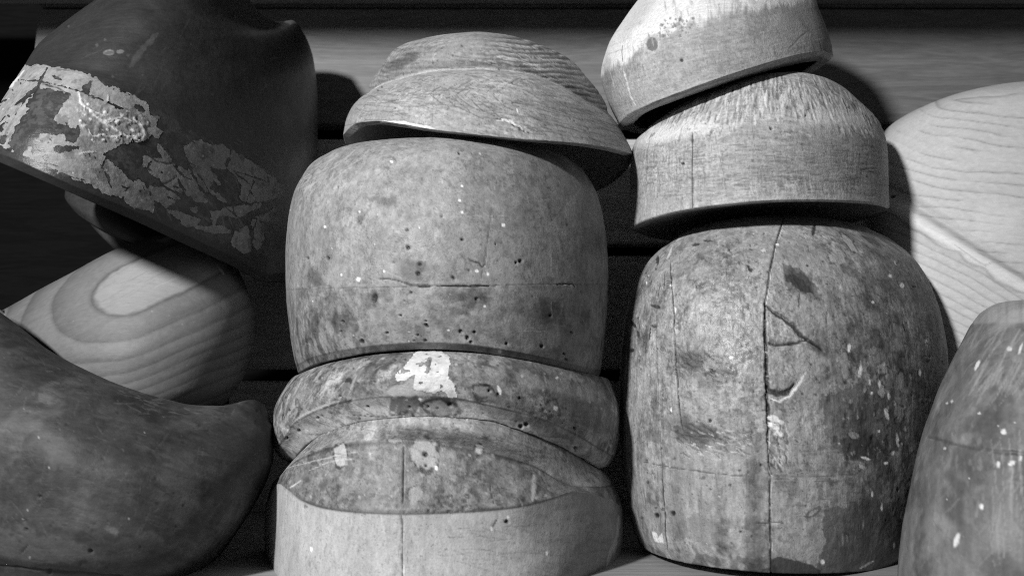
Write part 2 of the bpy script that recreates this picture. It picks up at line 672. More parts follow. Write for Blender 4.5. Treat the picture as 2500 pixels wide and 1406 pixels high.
# ---- bottom block with its slanting saw cut
b8 = Blk([
    ring((760, 1075), (1400, 1085), YM, 0.085, pts=[(900, 1035), (1060, 1020), (1250, 1035)]),
    ring((722, 1118), (1452, 1138), YM, 0.1094, pts=[(800, 1050), (900, 1022), (1040, 1012), (1180, 1022), (1300, 1058), (1390, 1098)]),
    ring((700, 1140), (1472, 1150), YM, 0.1096, pts=[(760, 1082), (860, 1046), (990, 1036), (1130, 1044), (1250, 1072), (1360, 1112), (1430, 1145)]),
    ring((664, 1180), (1500, 1180), YM, 0.1098, corner=True,
         pts=[(680, 1166, .35), (725, 1122, .62), (808, 1088, .8), (892, 1076, .9), (975, 1073, .93), (1058, 1079, .93), (1183, 1099, .9), (1290, 1130, .8), (1408, 1187, .62), (1470, 1188, .4)]),
    ring((648, 1235), (1519, 1237), YM, 0.115, corner=True,
         pts=[(680, 1181, .45), (700, 1194, .62), (740, 1222, .76), (800, 1241, .88), (892, 1251, .97), (987, 1254, 1), (1142, 1249, .98), (1267, 1237, .92), (1350, 1216, .8), (1408, 1198, .66), (1475, 1215, .4)]),
    ring((645, 1300), (1521, 1290), YM, 0.115,
         pts=[(679, 1300, .5), (690, 1302, .6), (760, 1312, .82), (860, 1322, .95), (1000, 1325, 1), (1142, 1322, .98), (1267, 1312, .90), (1350, 1300, .79), (1450, 1294, .55), (1500, 1291, .3)]),
    ring((655, 1420), (1508, 1410), YM, 0.115,
         pts=[(676, 1424, .5), (687, 1425, .6), (760, 1440, .82), (860, 1450, .95), (1000, 1455, 1), (1142, 1452, .98), (1267, 1442, .90), (1350, 1430, .79), (1430, 1420, .55), (1480, 1412, .32)]),
    ring((690, 1540), (1470, 1530), YM - 0.004, 0.10, sag=50, corner=True),
], N=420, step=2.9)
# ---- rim block with the paper scrap
b7 = Blk([
    ring((790, 955), (1420, 960), YM, 0.085, sag=-70),
    ring((728, 915), (1478, 922), YM, 0.098, pts=[(800, 888), (940, 862), (1060, 855), (1170, 859), (1300, 880), (1400, 904)]),
    ring((690, 955), (1503, 962), YM, 0.110, pts=[(740, 925), (850, 895), (950, 882), (1070, 877), (1200, 884), (1330, 910), (1440, 945)]),
    ring((667, 1010), (1514, 1012), YM, 0.117, pts=[(700, 985), (760, 955), (850, 928), (950, 918), (1070, 915), (1200, 928), (1330, 958), (1430, 990)]),
    ring((662, 1062), (1512, 1072), YM, 0.1165, pts=[(690, 1035), (740, 990), (850, 953), (950, 945), (1070, 945), (1200, 965), (1320, 998), (1420, 1040)]),
    ring((670, 1098), (1500, 1114), YM, 0.1148, corner=True,
         pts=[(692, 1070), (715, 1035), (760, 1007), (850, 977), (950, 967), (1050, 967), (1130, 974), (1220, 994), (1320, 1020), (1400, 1055), (1465, 1092)]),
    ring((688, 1120), (1486, 1135), YM, 0.1113, pts=[(720, 1062), (780, 1028), (850, 1002), (950, 990), (1050, 990), (1130, 996), (1220, 1014), (1300, 1040), (1400, 1084), (1450, 1118)]),
    ring((712, 1132), (1465, 1145), YM, 0.1100, corner=True, pts=[(740, 1092), (800, 1056), (900, 1026), (1040, 1016), (1180, 1026), (1300, 1062), (1390, 1102)]),
    ring((760, 1120), (1410, 1130), YM, 0.05, sag=-90),
], N=430, step=2.9)
# ---- big pale worn block
b6top = ring((800, 378), (1405, 402), YM, 0.075, pts=[(840, 358), (900, 345), (1000, 337), (1100, 335), (1200, 338), (1290, 350), (1360, 372)])
b6 = Blk(close_top(b6top, 12) + [
    b6top,
    ring((762, 398), (1440, 440), YM, 0.090, k=.9, pts=[(800, 378), (880, 361), (1000, 350), (1100, 347), (1200, 351), (1290, 365), (1370, 394)]),
    ring((738, 430), (1458, 475), YM, 0.099, k=.85, pts=[(780, 405), (880, 383), (1000, 372), (1100, 370), (1200, 375), (1300, 393), (1390, 430)]),
    ring((715, 480), (1471, 525), YM, 0.106, k=.82, sag=-72),
    ring((702, 550), (1481, 590), YM, 0.111, k=.82, sag=-66),
    ring((697, 625), (1485, 660), YM, 0.114, k=.82, sag=-60),
    ring((698, 710), (1484, 730), YM, 0.114, k=.82, sag=-52),
    ring((706, 800), (1479, 810), YM, 0.113, k=.85, sag=-42),
    ring((717, 870), (1470, 880), YM, 0.110, k=.9, pts=[(760, 852), (830, 836), (930, 822), (1040, 817), (1130, 821), (1250, 838), (1350, 858), (1430, 874)]),
    ring((723, 893), (1467, 905), YM, 0.109, k=.95, corner=True, pts=[(760, 874), (830, 857), (930, 842), (1040, 836), (1130, 840), (1250, 857), (1350, 878), (1430, 898)]),
    ring((728, 910), (1462, 919), YM, 0.104, k=.95, corner=True, pts=[(760, 892), (830, 874), (930, 857), (1040, 851), (1130, 855), (1250, 872), (1350, 894), (1430, 912)]),
    ring((790, 920), (1400, 925), YM, 0.08, sag=-60),
], N=420, step=2.8)
# ---- top block: crown over a flaring brim, hollow below
b5 = Blk([
    ring((1130, 100), (1260, 100), Y5 + .02, 0.012, sag=-4, bsag=3),
    ring((1000, 125), (1350, 140), Y5 + .01, 0.045, pts=[(1040, 98), (1100, 87), (1170, 83), (1250, 92), (1310, 112)]),
    ring((945, 155), (1420, 180), Y5, 0.064, pts=[(970, 117), (1030, 95), (1100, 83), (1170, 78), (1250, 88), (1340, 118), (1395, 148)]),
    ring((915, 185), (1462, 225), Y5, 0.080, pts=[(950, 146), (1020, 115), (1100, 100), (1170, 97), (1250, 105), (1340, 137), (1410, 178)]),
    ring((901, 215), (1482, 262), Y5, 0.087, pts=[(930, 192), (1000, 158), (1080, 143), (1170, 139), (1260, 148), (1350, 180), (1430, 225)]),
    ring((902, 226), (1484, 276), Y5, 0.083, corner=True, pts=[(930, 209), (980, 192), (1060, 174), (1170, 169), (1280, 179), (1360, 207), (1440, 252)]),
    ring((884, 236), (1496, 289), Y5, 0.096, pts=[(930, 219), (980, 204), (1060, 188), (1170, 184), (1280, 193), (1360, 220), (1440, 262)]),
    ring((858, 264), (1516, 318), Y5, 0.107, pts=[(900, 243), (980, 234), (1080, 226), (1200, 230), (1300, 245), (1400, 275), (1470, 300)]),
    ring((844, 297), (1533, 348), Y5, 0.114, pts=[(880, 276), (940, 268), (1060, 274), (1180, 283), (1300, 295), (1400, 313), (1480, 335)]),
    ring((838, 330), (1546, 376), Y5, 0.118, corner=True, bsag=150, bsh=0.04,
         pts=[(850, 315), (870, 301), (920, 296), (980, 303), (1060, 317), (1180, 331), (1280, 341), (1400, 350), (1480, 360)]),
    ring((852, 336), (1532, 382), Y5, 0.108, corner=True, bsag=140, bsh=0.05,
         pts=[(870, 322), (885, 310), (925, 305), (980, 311), (1060, 323), (1180, 336), (1280, 346), (1400, 356), (1470, 367)]),
    ring((900, 300), (1480, 350), Y5, 0.085, sag=-20, bsag=90),
    ring((960, 250), (1410, 290), Y5, 0.06, sag=-15, bsag=30),
], N=380, step=2.8)

# ================================================================== RIGHT STACK
YR = 0.531
hd_top = ring((1645, 588), (2150, 574), YR, 0.055, pts=[(1700, 556), (1800, 533), (1900, 526), (2000, 531), (2090, 548)])
hd = Blk(close_top(hd_top, 12) + [
    hd_top,
    ring((1602, 618), (2200, 603), YR, 0.078, k=.9, pts=[(1660, 582), (1760, 556), (1880, 547), (2000, 552), (2110, 574)]),
    ring((1568, 665), (2243, 650), YR, 0.094, k=.85, sag=-62),
    ring((1540, 725), (2275, 705), YR, 0.106, k=.82, sag=-55),
    ring((1522, 805), (2300, 780), YR, 0.114, k=.8, sag=-42),
    ring((1514, 900), (2315, 875), YR, 0.118, k=.8, sag=-28),
    ring((1512, 1000), (2318, 980), YR, 0.119, k=.8, sag=-10),
    ring((1516, 1110), (2308, 1100), YR, 0.118, k=.8, sag=12),
    ring((1530, 1220), (2280, 1225), YR, 0.115, k=.82, sag=36),
    ring((1548, 1296), (2252, 1318), YR, 0.111, k=.85, sag=54),
    ring((1562, 1322), (2235, 1350), YR, 0.108, k=.9, sag=62, corner=True),
    ring((1640, 1322), (2160, 1345), YR, 0.09, k=1, sag=50),
], N=430, step=2.9)

f2 = Blk([
    ring((1850, 192), (2000, 194), YR + .03, 0.01, sag=-4, bsag=2),
    ring((1760, 222), (2040, 215), YR + .015, 0.045, pts=[(1820, 198), (1900, 180), (1980, 186)]),
    ring((1690, 248), (2085, 240), YR, 0.066, pts=[(1740, 221), (1800, 198), (1880, 179), (1940, 176), (2000, 186), (2050, 208)]),
    ring((1630, 280), (2125, 272), YR, 0.080, pts=[(1680, 246), (1760, 216), (1860, 197), (1950, 196), (2040, 217), (2090, 243)]),
    ring((1582, 312), (2150, 305), YR, 0.090, k=.95, pts=[(1630, 281), (1720, 251), (1850, 234), (1960, 233), (2060, 252), (2115, 275)]),
    ring((1553, 342), (2162, 335), YR, 0.096, k=.9, pts=[(1600, 318), (1700, 293), (1850, 279), (1960, 278), (2070, 294), (2130, 316)]),
    ring((1542, 375), (2167, 365), YR, 0.100, k=.85, sag=-50),
    ring((1538, 430), (2169, 410), YR, 0.102, k=.85, sag=-46),
    ring((1537, 500), (2170, 465), YR, 0.102, k=.85, sag=-43),
    ring((1538, 556), (2172, 505), YR, 0.102, k=.85, corner=True, bsag=55,
         pts=[(1558, 544), (1600, 528), (1690, 508), (1780, 497), (1850, 491), (1930, 488), (2000, 488), (2080, 491), (2140, 497)]),
    ring((1542, 561), (2168, 510), YR, 0.099, k=.85, bsag=54,
         pts=[(1560, 549), (1600, 534), (1690, 514), (1780, 503), (1850, 496), (1930, 493), (2000, 493), (2080, 496), (2140, 502)]),
    ring((1600, 550), (2110, 515), YR, 0.08, sag=-36, bsag=44),
    ring((1780, 538), (1940, 526), YR, 0.03, sag=-10, bsag=14),
], N=340, step=2.8)

f1 = Blk([
    ring((1700, -105), (1860, -135), YR + .01, 0.012, sag=-4),
    ring((1620, -62), (1930, -110), YR, 0.05, sag=-30),
    ring((1565, -5), (1965, -70), YR, 0.073, sag=-36),
    ring((1520, 55), (1985, -15), YR, 0.086, k=.9, sag=-38),
    ring((1482, 120), (2004, 35), YR, 0.093, k=.85, sag=-40),
    ring((1467, 185), (2021, 80), YR, 0.096, k=.85, sag=-40),
    ring((1484, 248), (2030, 110), YR, 0.096, k=.85, sag=-38),
    ring((1510, 303), (2034, 137), YR, 0.095, k=.85, corner=True, bsag=62,
         pts=[(1530, 282), (1570, 261), (1640, 233), (1700, 211), (1780, 183), (1850, 161), (1920, 141), (1970, 130), (2010, 126)]),
    ring((1518, 310), (2026, 147), YR, 0.090, k=.85, bsag=58, corner=True,
         pts=[(1538, 290), (1576, 270), (1640, 243), (1700, 221), (1780, 193), (1850, 172), (1920, 152), (1965, 142), (1995, 137)]),
    ring((1545, 303), (1995, 150), YR, 0.076, k=.85, bsag=48, corner=True,
         pts=[(1570, 280), (1640, 250), (1700, 229), (1780, 202), (1850, 181), (1920, 163), (1960, 154)]),
    ring((1560, 250), (1975, 110), YR, 0.068, sag=-22, bsag=40),
    ring((1620, 190), (1920, 80), YR, 0.05, sag=-15, bsag=30),
], N=340, step=2.8)

# ================================================================== LEFT SIDE
ba = Blk([
    ring((430, -150), (500, -125), 0.52, 0.01, sag=0, bsag=12, kb=.45),
    ring((365, -105), (565, -60), (0.50, .54), 0.045, sag=10, bsag=12, kb=.45),
    ring((318, -70), (605, -5), (0.49, .565), 0.060, sag=18, bsag=12, kb=.45),
    ring((278, -35), (642, 38), (0.485, .585), 0.073, sag=26, bsag=12, kb=.45),
    ring((235, -2), (678, 55), (0.48, .60), 0.083, sag=36, bsag=12, kb=.45),
    ring((190, 30), (712, 50), (0.478, .612), 0.091, sag=58, bsag=12, kb=.45),
    ring((140, 68), (743, 84), (0.475, .622), 0.098, sag=66, bsag=12, kb=.45),
    ring((92, 110), (766, 150), (0.47, .63), 0.105, sag=72, kb=.45),
    ring((55, 168), (776, 260), (0.465, .635), 0.111, pts=[(110, 168), (180, 178), (280, 212), (370, 262), (480, 330), (600, 392), (700, 400)], kb=.45),
    ring((-5, 262), (774, 420), (0.46, .645), 0.119, k=.9, pts=[(70, 250), (180, 268), (330, 330), (480, 410), (620, 480), (720, 490)], kb=.45),
    ring((-50, 340), (752, 560), (0.455, .645), 0.124, k=.85, pts=[(60, 350), (180, 395), (330, 452), (480, 530), (620, 590), (700, 600)], kb=.45),
    ring((-62, 360), (738, 660), (0.455, .645), 0.124, k=.85, corner=True, pts=[(0, 375), (100, 418), (200, 462), (330, 516), (450, 571), (560, 622), (660, 668)], kb=.45),
    ring((-60, 372), (726, 690), (0.455, .645), 0.121, k=.85, corner=True, pts=[(0, 397), (100, 439), (200, 483), (330, 540), (450, 596), (560, 647), (660, 690)], kb=.45),
    ring((-30, 372), (690, 680), (0.455, .645), 0.108, k=.85, corner=True, pts=[(20, 400), (100, 436), (200, 480), (330, 536), (450, 590), (560, 640)], kb=.45),
    ring((30, 330), (640, 590), (0.46, .635), 0.09, sag=10, kb=.45),
    ring((120, 250), (560, 450), (0.47, .62), 0.06, sag=10, kb=.45),
], N=540, step=2.3)
# ---- shaded block behind, below the dark one
bz = Blk([
    ring((200, 420), (520, 520), 0.63, 0.05, kb=.4, sag=10),
    ring((160, 462), (560, 600), 0.625, 0.07, kb=.4, sag=22),
    ring((158, 480), (560, 630), 0.625, 0.074, kb=.4, sag=30),
    ring((172, 500), (550, 640), 0.625, 0.070, kb=.4, sag=40, corner=True),
    ring((200, 512), (540, 650), 0.625, 0.060, kb=.4, sag=40, corner=True),
    ring((215, 530), (530, 670), 0.625, 0.064, kb=.4, sag=52),
    ring((240, 548), (520, 680), 0.625, 0.058, kb=.4, sag=60),
    ring((300, 600), (480, 700), 0.625, 0.03, kb=.4, sag=40),
], N=160, step=4)
bb = Blk([
    ring((400, 572), (470, 572), 0.568, 0.012, sag=-3, kb=.6),
    ring((300, 601), (540, 606), 0.568, 0.045, pts=[(340, 587), (390, 574), (435, 568), (490, 580)], kb=.6),
    ring((170, 668), (585, 665), 0.568, 0.075, k=.9, pts=[(230, 638), (300, 622), (380, 620), (470, 630), (540, 645)], kb=.6),
    ring((60, 728), (608, 720), 0.568, 0.095, k=.85, sag=-15, kb=.6),
    ring((-40, 790), (622, 778), 0.568, 0.108, k=.85, sag=6, kb=.6),
    ring((-90, 860), (620, 842), 0.568, 0.114, k=.85, sag=26, kb=.6),
    ring((-90, 930), (603, 900), 0.568, 0.112, k=.85, sag=50, kb=.6),
    ring((-60, 1000), (570, 956), 0.568, 0.102, k=.9, sag=60, kb=.6),
    ring((0, 1060), (510, 1010), 0.568, 0.08, k=1, sag=60, kb=.6),
    ring((120, 1090), (400, 1060), 0.568, 0.03, sag=20, kb=.6),
], N=330, step=3.0)
bc = Blk([
    ring((-150, 800), (480, 1020), 0.51, 0.02, sag=40, kb=.4),
    ring((-260, 640), (560, 985), 0.51, 0.04, pts=[(-100, 725), (0, 788), (60, 832), (110, 872), (200, 921), (300, 965), (400, 995), (480, 1010), (520, 1000)], follow=30, kb=.4),
    ring((-300, 620), (654, 1012), 0.505, 0.06, corner=False,
         pts=[(-100, 698), (0, 762), (60, 807), (110, 848), (200, 898), (300, 942), (400, 973), (480, 989), (540, 990), (572, 986), (596, 978), (616, 975), (634, 981), (646, 992)], follow=25, kb=.4),
    ring((-350, 700), (661, 1030), 0.502, 0.085,
         pts=[(-100, 760), (0, 815), (60, 850), (110, 880), (200, 925), (300, 965), (400, 1000), (480, 1015), (540, 1018), (590, 1014), (635, 1008)], follow=15, kb=.4),
    ring((-380, 850), (668, 1040), 0.50, 0.112, k=.9, pts=[(-100, 910), (0, 940), (110, 980), (200, 1010), (300, 1045), (400, 1075), (480, 1088), (560, 1085), (630, 1065)], kb=.4),
    ring((-390, 1050), (668, 1110), 0.50, 0.128, k=.88, pts=[(-100, 1095), (0, 1110), (110, 1140), (300, 1180), (400, 1190), (500, 1185), (600, 1155)], kb=.4),
    ring((-380, 1220), (648, 1180), 0.50, 0.128, k=.9, pts=[(-100, 1245), (0, 1255), (110, 1275), (300, 1300), (400, 1298), (500, 1278), (590, 1235)], kb=.4),
    ring((-360, 1330), (610, 1250), 0.50, 0.118, k=.9, pts=[(-100, 1340), (0, 1350), (110, 1372), (300, 1382), (400, 1378), (500, 1345), (570, 1295)], kb=.4),
    ring((-340, 1385), (560, 1325), 0.50, 0.105, k=1, pts=[(-100, 1375), (0, 1380), (110, 1396), (300, 1420), (400, 1415), (500, 1375)], kb=.4),
    ring((-300, 1440), (500, 1400), 0.50, 0.09, k=1, sag=55, kb=.4, corner=True),
    ring((-280, 1480), (460, 1450), 0.50, 0.08, k=1, sag=60, kb=.4, corner=True),
], N=430, step=3.2)

# ================================================================== FAR RIGHT
YD = 0.615
bd = Blk([
    ring((2560, 205), (2700, 205), YD + .03, 0.015, sag=-4, kb=.5),
    ring((2380, 222), (2900, 225), YD + .01, 0.05, pts=[(2440, 208), (2500, 200), (2600, 195), (2750, 200)], kb=.5),
    ring((2250, 262), (3000, 262), YD, 0.07, pts=[(2310, 238), (2380, 222), (2500, 213), (2650, 208), (2850, 220)], kb=.5),
    ring((2165, 315), (3080, 315), YD, 0.084, k=.9, pts=[(2220, 288), (2320, 262), (2500, 245), (2700, 240), (2950, 262)], kb=.5),
    ring((2120, 390), (3130, 390), YD, 0.093, k=.85, sag=-55, kb=.5),
    ring((2100, 500), (3150, 500), YD, 0.098, k=.8, sag=-35, kb=.5),
    ring((2095, 650), (3150, 650), YD, 0.100, k=.8, sag=-10, kb=.5),
    ring((2110, 850), (3130, 850), YD, 0.098, k=.8, sag=15, kb=.5),
    ring((2150, 1050), (3100, 1050), YD, 0.09, k=.85, sag=35, kb=.5),
    ring((2200, 1250), (3050, 1250), YD, 0.08, k=.9, sag=45, kb=.5),
], N=300, step=3.4)
be = Blk([
    ring((2520, 735), (2800, 735), 0.45, 0.02, sag=-3),
    ring((2440, 742), (2900, 742), 0.44, 0.045, sag=-14),
    ring((2398, 762), (2960, 760), 0.43, 0.062, sag=-12),
    ring((2370, 795), (2990, 795), 0.43, 0.070, sag=-6, corner=True),
    ring((2345, 838), (3010, 840), 0.43, 0.078, k=.9, sag=-2),
    ring((2300, 930), (3050, 930), 0.425, 0.086, k=.88, sag=6),
    ring((2252, 1062), (3090, 1062), 0.42, 0.092, k=.85, sag=26),
    ring((2222, 1180), (3110, 1180), 0.42, 0.094, k=.85, sag=45),
    ring((2200, 1300), (3120, 1300), 0.42, 0.094, k=.85, sag=60),
    ring((2190, 1420), (3120, 1420), 0.42, 0.092, k=.85, sag=75),
    ring((2200, 1520), (3100, 1520), 0.42, 0.085, k=.9, sag=80, corner=True),
], N=300, step=3.2)

def veins(b, sc, seed, wd=0.03, dark=0.6, gate=0.05, box=None, mm=0.05):
    """short curling crazing lines in old varnish"""
    n = b.fb(sc, 3, seed, 0.55)
    g = sstep(gate, gate + 0.15, b.fb(sc * 0.35, 2, seed + 5))
    m = (1 - sstep(wd * 0.4, wd, abs(n))) * g
    if box is not None:
        m = m * box
    b.mul(m, dark)
    b.dent(m, mm)


def soft_box(b, x0, y0, x1, y1, f=20):
    return (sstep(x0 - f, x0 + f, b.x) * (1 - sstep(x1 - f, x1 + f, b.x))
            * sstep(y0 - f, y0 + f, b.y) * (1 - sstep(y1 - f, y1 + f, b.y)))


def spot(b, x, y, r, tone=0.8, ry=None, ang=0):
    m = b.blob(x, y, r, ry, ang, n=0.15, soft=0.25)
    b.tone(m, tone, 0.95)


def grow(b, field, amp, p=5, pale=0.0):
    """growth rings: thin dark latewood line at the end of each period"""
    t = field - np.floor(field)
    d = np.maximum(t ** p, np.clip(1 - t * 9, 0, 1) * 0.8)
    b.alb = b.alb * (1 - amp * d) * (1 + pale * (0.5 - t))


def grunge(b, seed, dk=0.6, pl=1.3, sc=(260, 260, 130), gate=0.0, g2=None):
    """small hard-edged patches of worn and ingrained finish"""
    n = b.fb(sc, 5, seed, 0.7)
    w_ = sstep(-0.15, 0.25, b.fb(45, 3, seed + 3) + gate)
    if g2 is not None:
        w_ = w_ * g2
    b.mul(sstep(0.10, 0.22, n) * w_, dk)
    b.mul(sstep(0.10, 0.22, -n) * w_, pl)


# ------------------------------------------------------------------ big pale worn block (middle)
b = b6
b.alb[:] = 0.27
b.mottle(0.22, 55, 11, 0.16)
b.rgh[:] = 0.5 + 0.12 * b.fb(90, 3, 4)
b.alb *= 1 + 0.10 * b.fb((40, 40, 14), 4, 77)
b.mul(b.blob(1370, 560, 150, 230, 0, 0.35, soft=0.6), 0.80)
b.mul(b.blob(1330, 420, 130, 60, 15, 0.35, soft=0.6), 0.82)
grunge(b, 301, 0.80, 1.14, (230, 230, 180), 0.1)
low = sstep(700, 704, b.y + (b.x - 700) * 0.016) * b.front
b.mul(low, 0.93)
b.mul(low * sstep(0.0, 0.35, b.fb(160, 4, 21, 0.65)), 0.68)
b.mul(soft_box(b, 700, 760, 830, 930, 30) * sstep(0.0, 0.3, b.fb((200, 200, 60), 4, 23)), 0.5)
b.mul(sstep(0.12, 0.4, b.fb(240, 3, 25)), 0.85)
veins(b, 210, 31, 0.035, 0.72, 0.0)
veins(b, 420, 32, 0.06, 0.7, 0.08)
for (x, y, r, ry) in [(1010, 662, 34, 26), (1153, 726, 30, 26), (770, 675, 15, 22), (838, 783, 24, 22), (1335, 765, 34, 32),
                      (1428, 772, 14, 22), (1100, 725, 40, 12), (940, 490, 26, 14), (878, 536, 9, 12), (912, 726, 10, 18)]:
    b.mul(b.blob(x, y, r * 1.1, ry * 1.1, 0, 0.3, soft=0.5), 0.52)
for (x, y, r) in [(1020, 668, 6), (1025, 645, 5), (1164, 730, 5), (836, 785, 5), (1344, 770, 4.5), (751, 630, 4), (800, 630, 5), (996, 604, 6),
                  (993, 560, 4), (1079, 528, 4), (1129, 585, 4.5), (1260, 641, 4), (1271, 637, 6), (1106, 677, 4), (1003, 713, 4),
                  (978, 770, 4), (1040, 793, 5), (1044, 797, 4), (1040, 784, 3), (1020, 818, 3.5), (1038, 831, 5), (1125, 809, 6), (1159, 811, 5),
                  (1141, 825, 6), (1150, 835, 4.5), (1237, 839, 4.5), (1323, 845, 5), (1395, 811, 4), (1377, 863, 4), (1382, 877, 4),
                  (883, 834, 7), (945, 813, 4), (832, 810, 3.5), (1011, 832, 3), (1121, 374, 3.5), (960, 640, 2.5), (875, 540, 3), (1145, 660, 2.5),
                  (1110, 680, 2.5), (880, 545, 2.5), (1210, 596, 2.5), (825, 458, 2.5)]:
    b.hole(x, y, r * 0.8)
m = b.blob(914, 728, 6, 11, 15, 0.1)
b.tone(m, 0.03)
b.dent(m, 1.2)
b.specks((730, 380, 1460, 900), 34, (1.4, 2.8), 0.07, 41, 0.75, 0.3)
b.specks((720, 380, 1460, 900), 55, (2.0, 5.0), 0.16, 42, 0.5, 0.1)
b.specks((720, 760, 900, 900), 30, (3, 10), 0.09, 43, 0.6, 0.15, 0.5)
b.specks((730, 360, 1400, 560), 40, (3.0, 11.0), 0.35, 44, 0.35)
for x, y, r in [(875, 682, 5), (1229, 549, 4.5), (1191, 669, 4), (1128, 519, 3), (938, 663, 3), (956, 395, 3), (1128, 455, 3), (1122, 490, 3),
                (1220, 858, 4), (793, 554, 3), (1183, 748, 3), (1095, 806, 2.5), (878, 517, 2.5), (834, 671, 2.5), (1164, 662, 4), (1024, 556, 2)]:
    spot(b, x, y, r, 0.85)
b.specks((700, 360, 1470, 900), 20, (1.0, 1.8), 0.7, 45, 0.8)
b.crack([(700, 708), (860, 703), (1020, 700), (1250, 696), (1481, 693)], 1.6, 0.16, 0.25, 1.0, amt=0.45, taper=False)
b.scratch([(700, 704), (860, 700), (1250, 692), (1481, 689)], 1.6, 0.36, 0.35)
b.crack([(925, 680), (950, 682), (975, 687), (1000, 695), (1022, 699), (1110, 699), (1212, 697)], 2.6, 0.02, 1.0, 1.5)
b.crack([(1360, 695), (1382, 693), (1396, 691), (1403, 700)], 2.0, 0.03, 0.6)
b.crack([(1145, 634), (1160, 640), (1170, 643), (1177, 653), (1184, 647)], 2.2, 0.03, 0.6)
b.crack([(1200, 508), (1195, 560), (1189, 600), (1184, 640), (1172, 692)], 1.5, 0.07, 0.3, 1.5, amt=0.6)
b.scratch([(1344, 605), (1346, 640), (1345, 668)], 1.4, 0.42, 0.6)
b.scratch([(1346, 735), (1346, 765)], 1.4, 0.42, 0.6)
b.scratch([(960, 622), (1040, 606), (1075, 600)], 1.6, 0.45, 0.4)
b.scratch([(1010, 532), (1240, 526)], 1.2, 0.42, 0.4)
b.scratch([(1270, 808), (1340, 809), (1341, 822)], 1.2, 0.42, 0.5)
b.scratches((740, 400, 1440, 880), 60, (15, 60), 60, 70, (0.8, 1.5), 0.40, 46, 0.45)
b.scratches((740, 400, 1440, 880), 50, (8, 30), 80, 60, (0.8, 1.6), 0.10, 47, 0.55, 0.1)
b.scratches((730, 370, 860, 460), 30, (15, 60), -35, 12, (1.0, 3.0), 0.42, 48, 0.5)
b.scratches((900, 340, 1380, 400), 40, (10, 50), 10, 25, (1, 2.4), 0.38, 49, 0.4)
K = b.K
nr = 14 - 1
band = sstep(11.0 - .05, 11.05, K) * b.front
b.mul(band, 0.72)  # painted shade: darker bevel band and shadow line at the lower edge
b.mul(np.exp(-((K - 11.0) / 0.12) ** 2) * b.front, 0.6)
b.boost(1.02)
b6_seam = 700 - (b.x - 1020) * 0.016

rq = random.Random(9)
for i in range(46):
    x, y = rq.uniform(745, 1440), rq.uniform(390, 880)
    r1, r2 = rq.uniform(6, 20), rq.uniform(8, 24)
    q = b.blob(x, y, r1 * 1.15, r2 * 1.12, 0, 0.3, soft=0.12, s=i)
    q2 = b.blob(x, y, r1 * 0.92, r2 * 0.92, 0, 0.3, soft=0.15, s=i)
    b.mul(np.clip(q - q2, 0, 1), 0.74)
    b.mul(q2, rq.choice([1.1, 1.12, 0.9]))

# ------------------------------------------------------------------ rim block (middle)
b = b7
b.alb[:] = 0.22
b.mottle(0.30, 75, 15, 0.2)
b.rgh[:] = 0.42 + 0.15 * b.fb(90, 3, 4)
b.mul(sstep(0.05, 0.3, b.fb(120, 4, 51, 0.6)), 0.62)
b.tone(sstep(0.22, 0.42, b.fb(110, 4, 52, 0.6)), 0.36, 0.6)
veins(b, 260, 53, 0.04, 0.6, -0.05)
cove = sstep(5.02, 5.1, b.K) * b.front
b.tone(cove, 0.36, 0.55)  # cove paler, light beneath the rim put into the colour
b.tone(np.exp(-((b.K - 6.4) / 0.35) ** 2) * b.front, 0.42, 0.4)
grunge(b, 305, 0.66, 1.3, (200, 200, 200), 0.15)
b.mul(np.exp(-((b.K - 4.93) / 0.06) ** 2) * b.front, 1.3)
b.mul(np.exp(-((b.K - 5.12) / 0.10) ** 2) * b.front * sstep(-.25, .1, b.fb(60, 3, 8)), 0.5)
b.mul(np.exp(-((b.K - 5.08) / 0.05) ** 2) * b.front, 0.5)  # crease shade below the rim lip painted dark
b.tone(soft_box(b, 720, 980, 830, 1040, 12) * np.exp(-((b.K - 4.86) / 0.12) ** 2), 0.5, 0.7)
for pts, t, a in [([(938, 960), (950, 925), (975, 905), (960, 935), (1010, 950), (1050, 965), (1030, 975), (940, 972)], 0.10, 0.5),
                  ([(825, 978), (822, 955), (840, 925), (862, 918), (875, 930), (865, 955), (850, 978)], 0.10, 0.6),
                  ([(955, 972), (1020, 966), (1025, 985), (1015, 1008), (985, 1006), (950, 1008), (952, 990)], 0.05, 0.7),
                  ([(1025, 985), (1060, 970), (1110, 975), (1122, 990), (1110, 1012), (1080, 1020), (1045, 1012)], 0.12, 0.7),
                  ([(1130, 960), (1180, 935), (1230, 945), (1240, 975), (1180, 985)], 0.14, 0.5),
                  ([(1350, 960), (1480, 985), (1500, 1050), (1460, 1060), (1360, 1010)], 0.09, 0.45),
                  ([(1260, 1010), (1340, 1030), (1400, 1075), (1330, 1060), (1240, 1030)], 0.07, 0.45),
                  ([(1320, 1075), (1400, 1085), (1420, 1110), (1350, 1100)], 0.38, 0.5),
                  ([(1240, 1035), (1270, 1030), (1300, 1045), (1280, 1058), (1250, 1050)], 0.45, 0.6),
                  ([(940, 955), (975, 940), (1010, 950), (1035, 966), (960, 968)], 0.45, 0.6),
                  ([(700, 1062), (745, 1035), (790, 1050), (750, 1078), (720, 1100)], 0.40, 0.55)]:
    b.tone(b.poly(pts, 7, 0.05, 2.5), t, a)
for x, y, rx, ry in [(848, 950, 18, 28), (1345, 996, 22, 18), (1078, 1000, 46, 24), (1180, 960, 30, 22), (992, 1022, 20, 18)]:
    q = b.blob(x, y, rx, ry, 10, 0.25, soft=0.12)
    q2 = b.blob(x, y, rx * 0.86, ry * 0.86, 10, 0.25, soft=0.12)
    b.mul(np.clip(q - q2, 0, 1), 0.45)
    b.tone(q2, 0.30, 0.3)
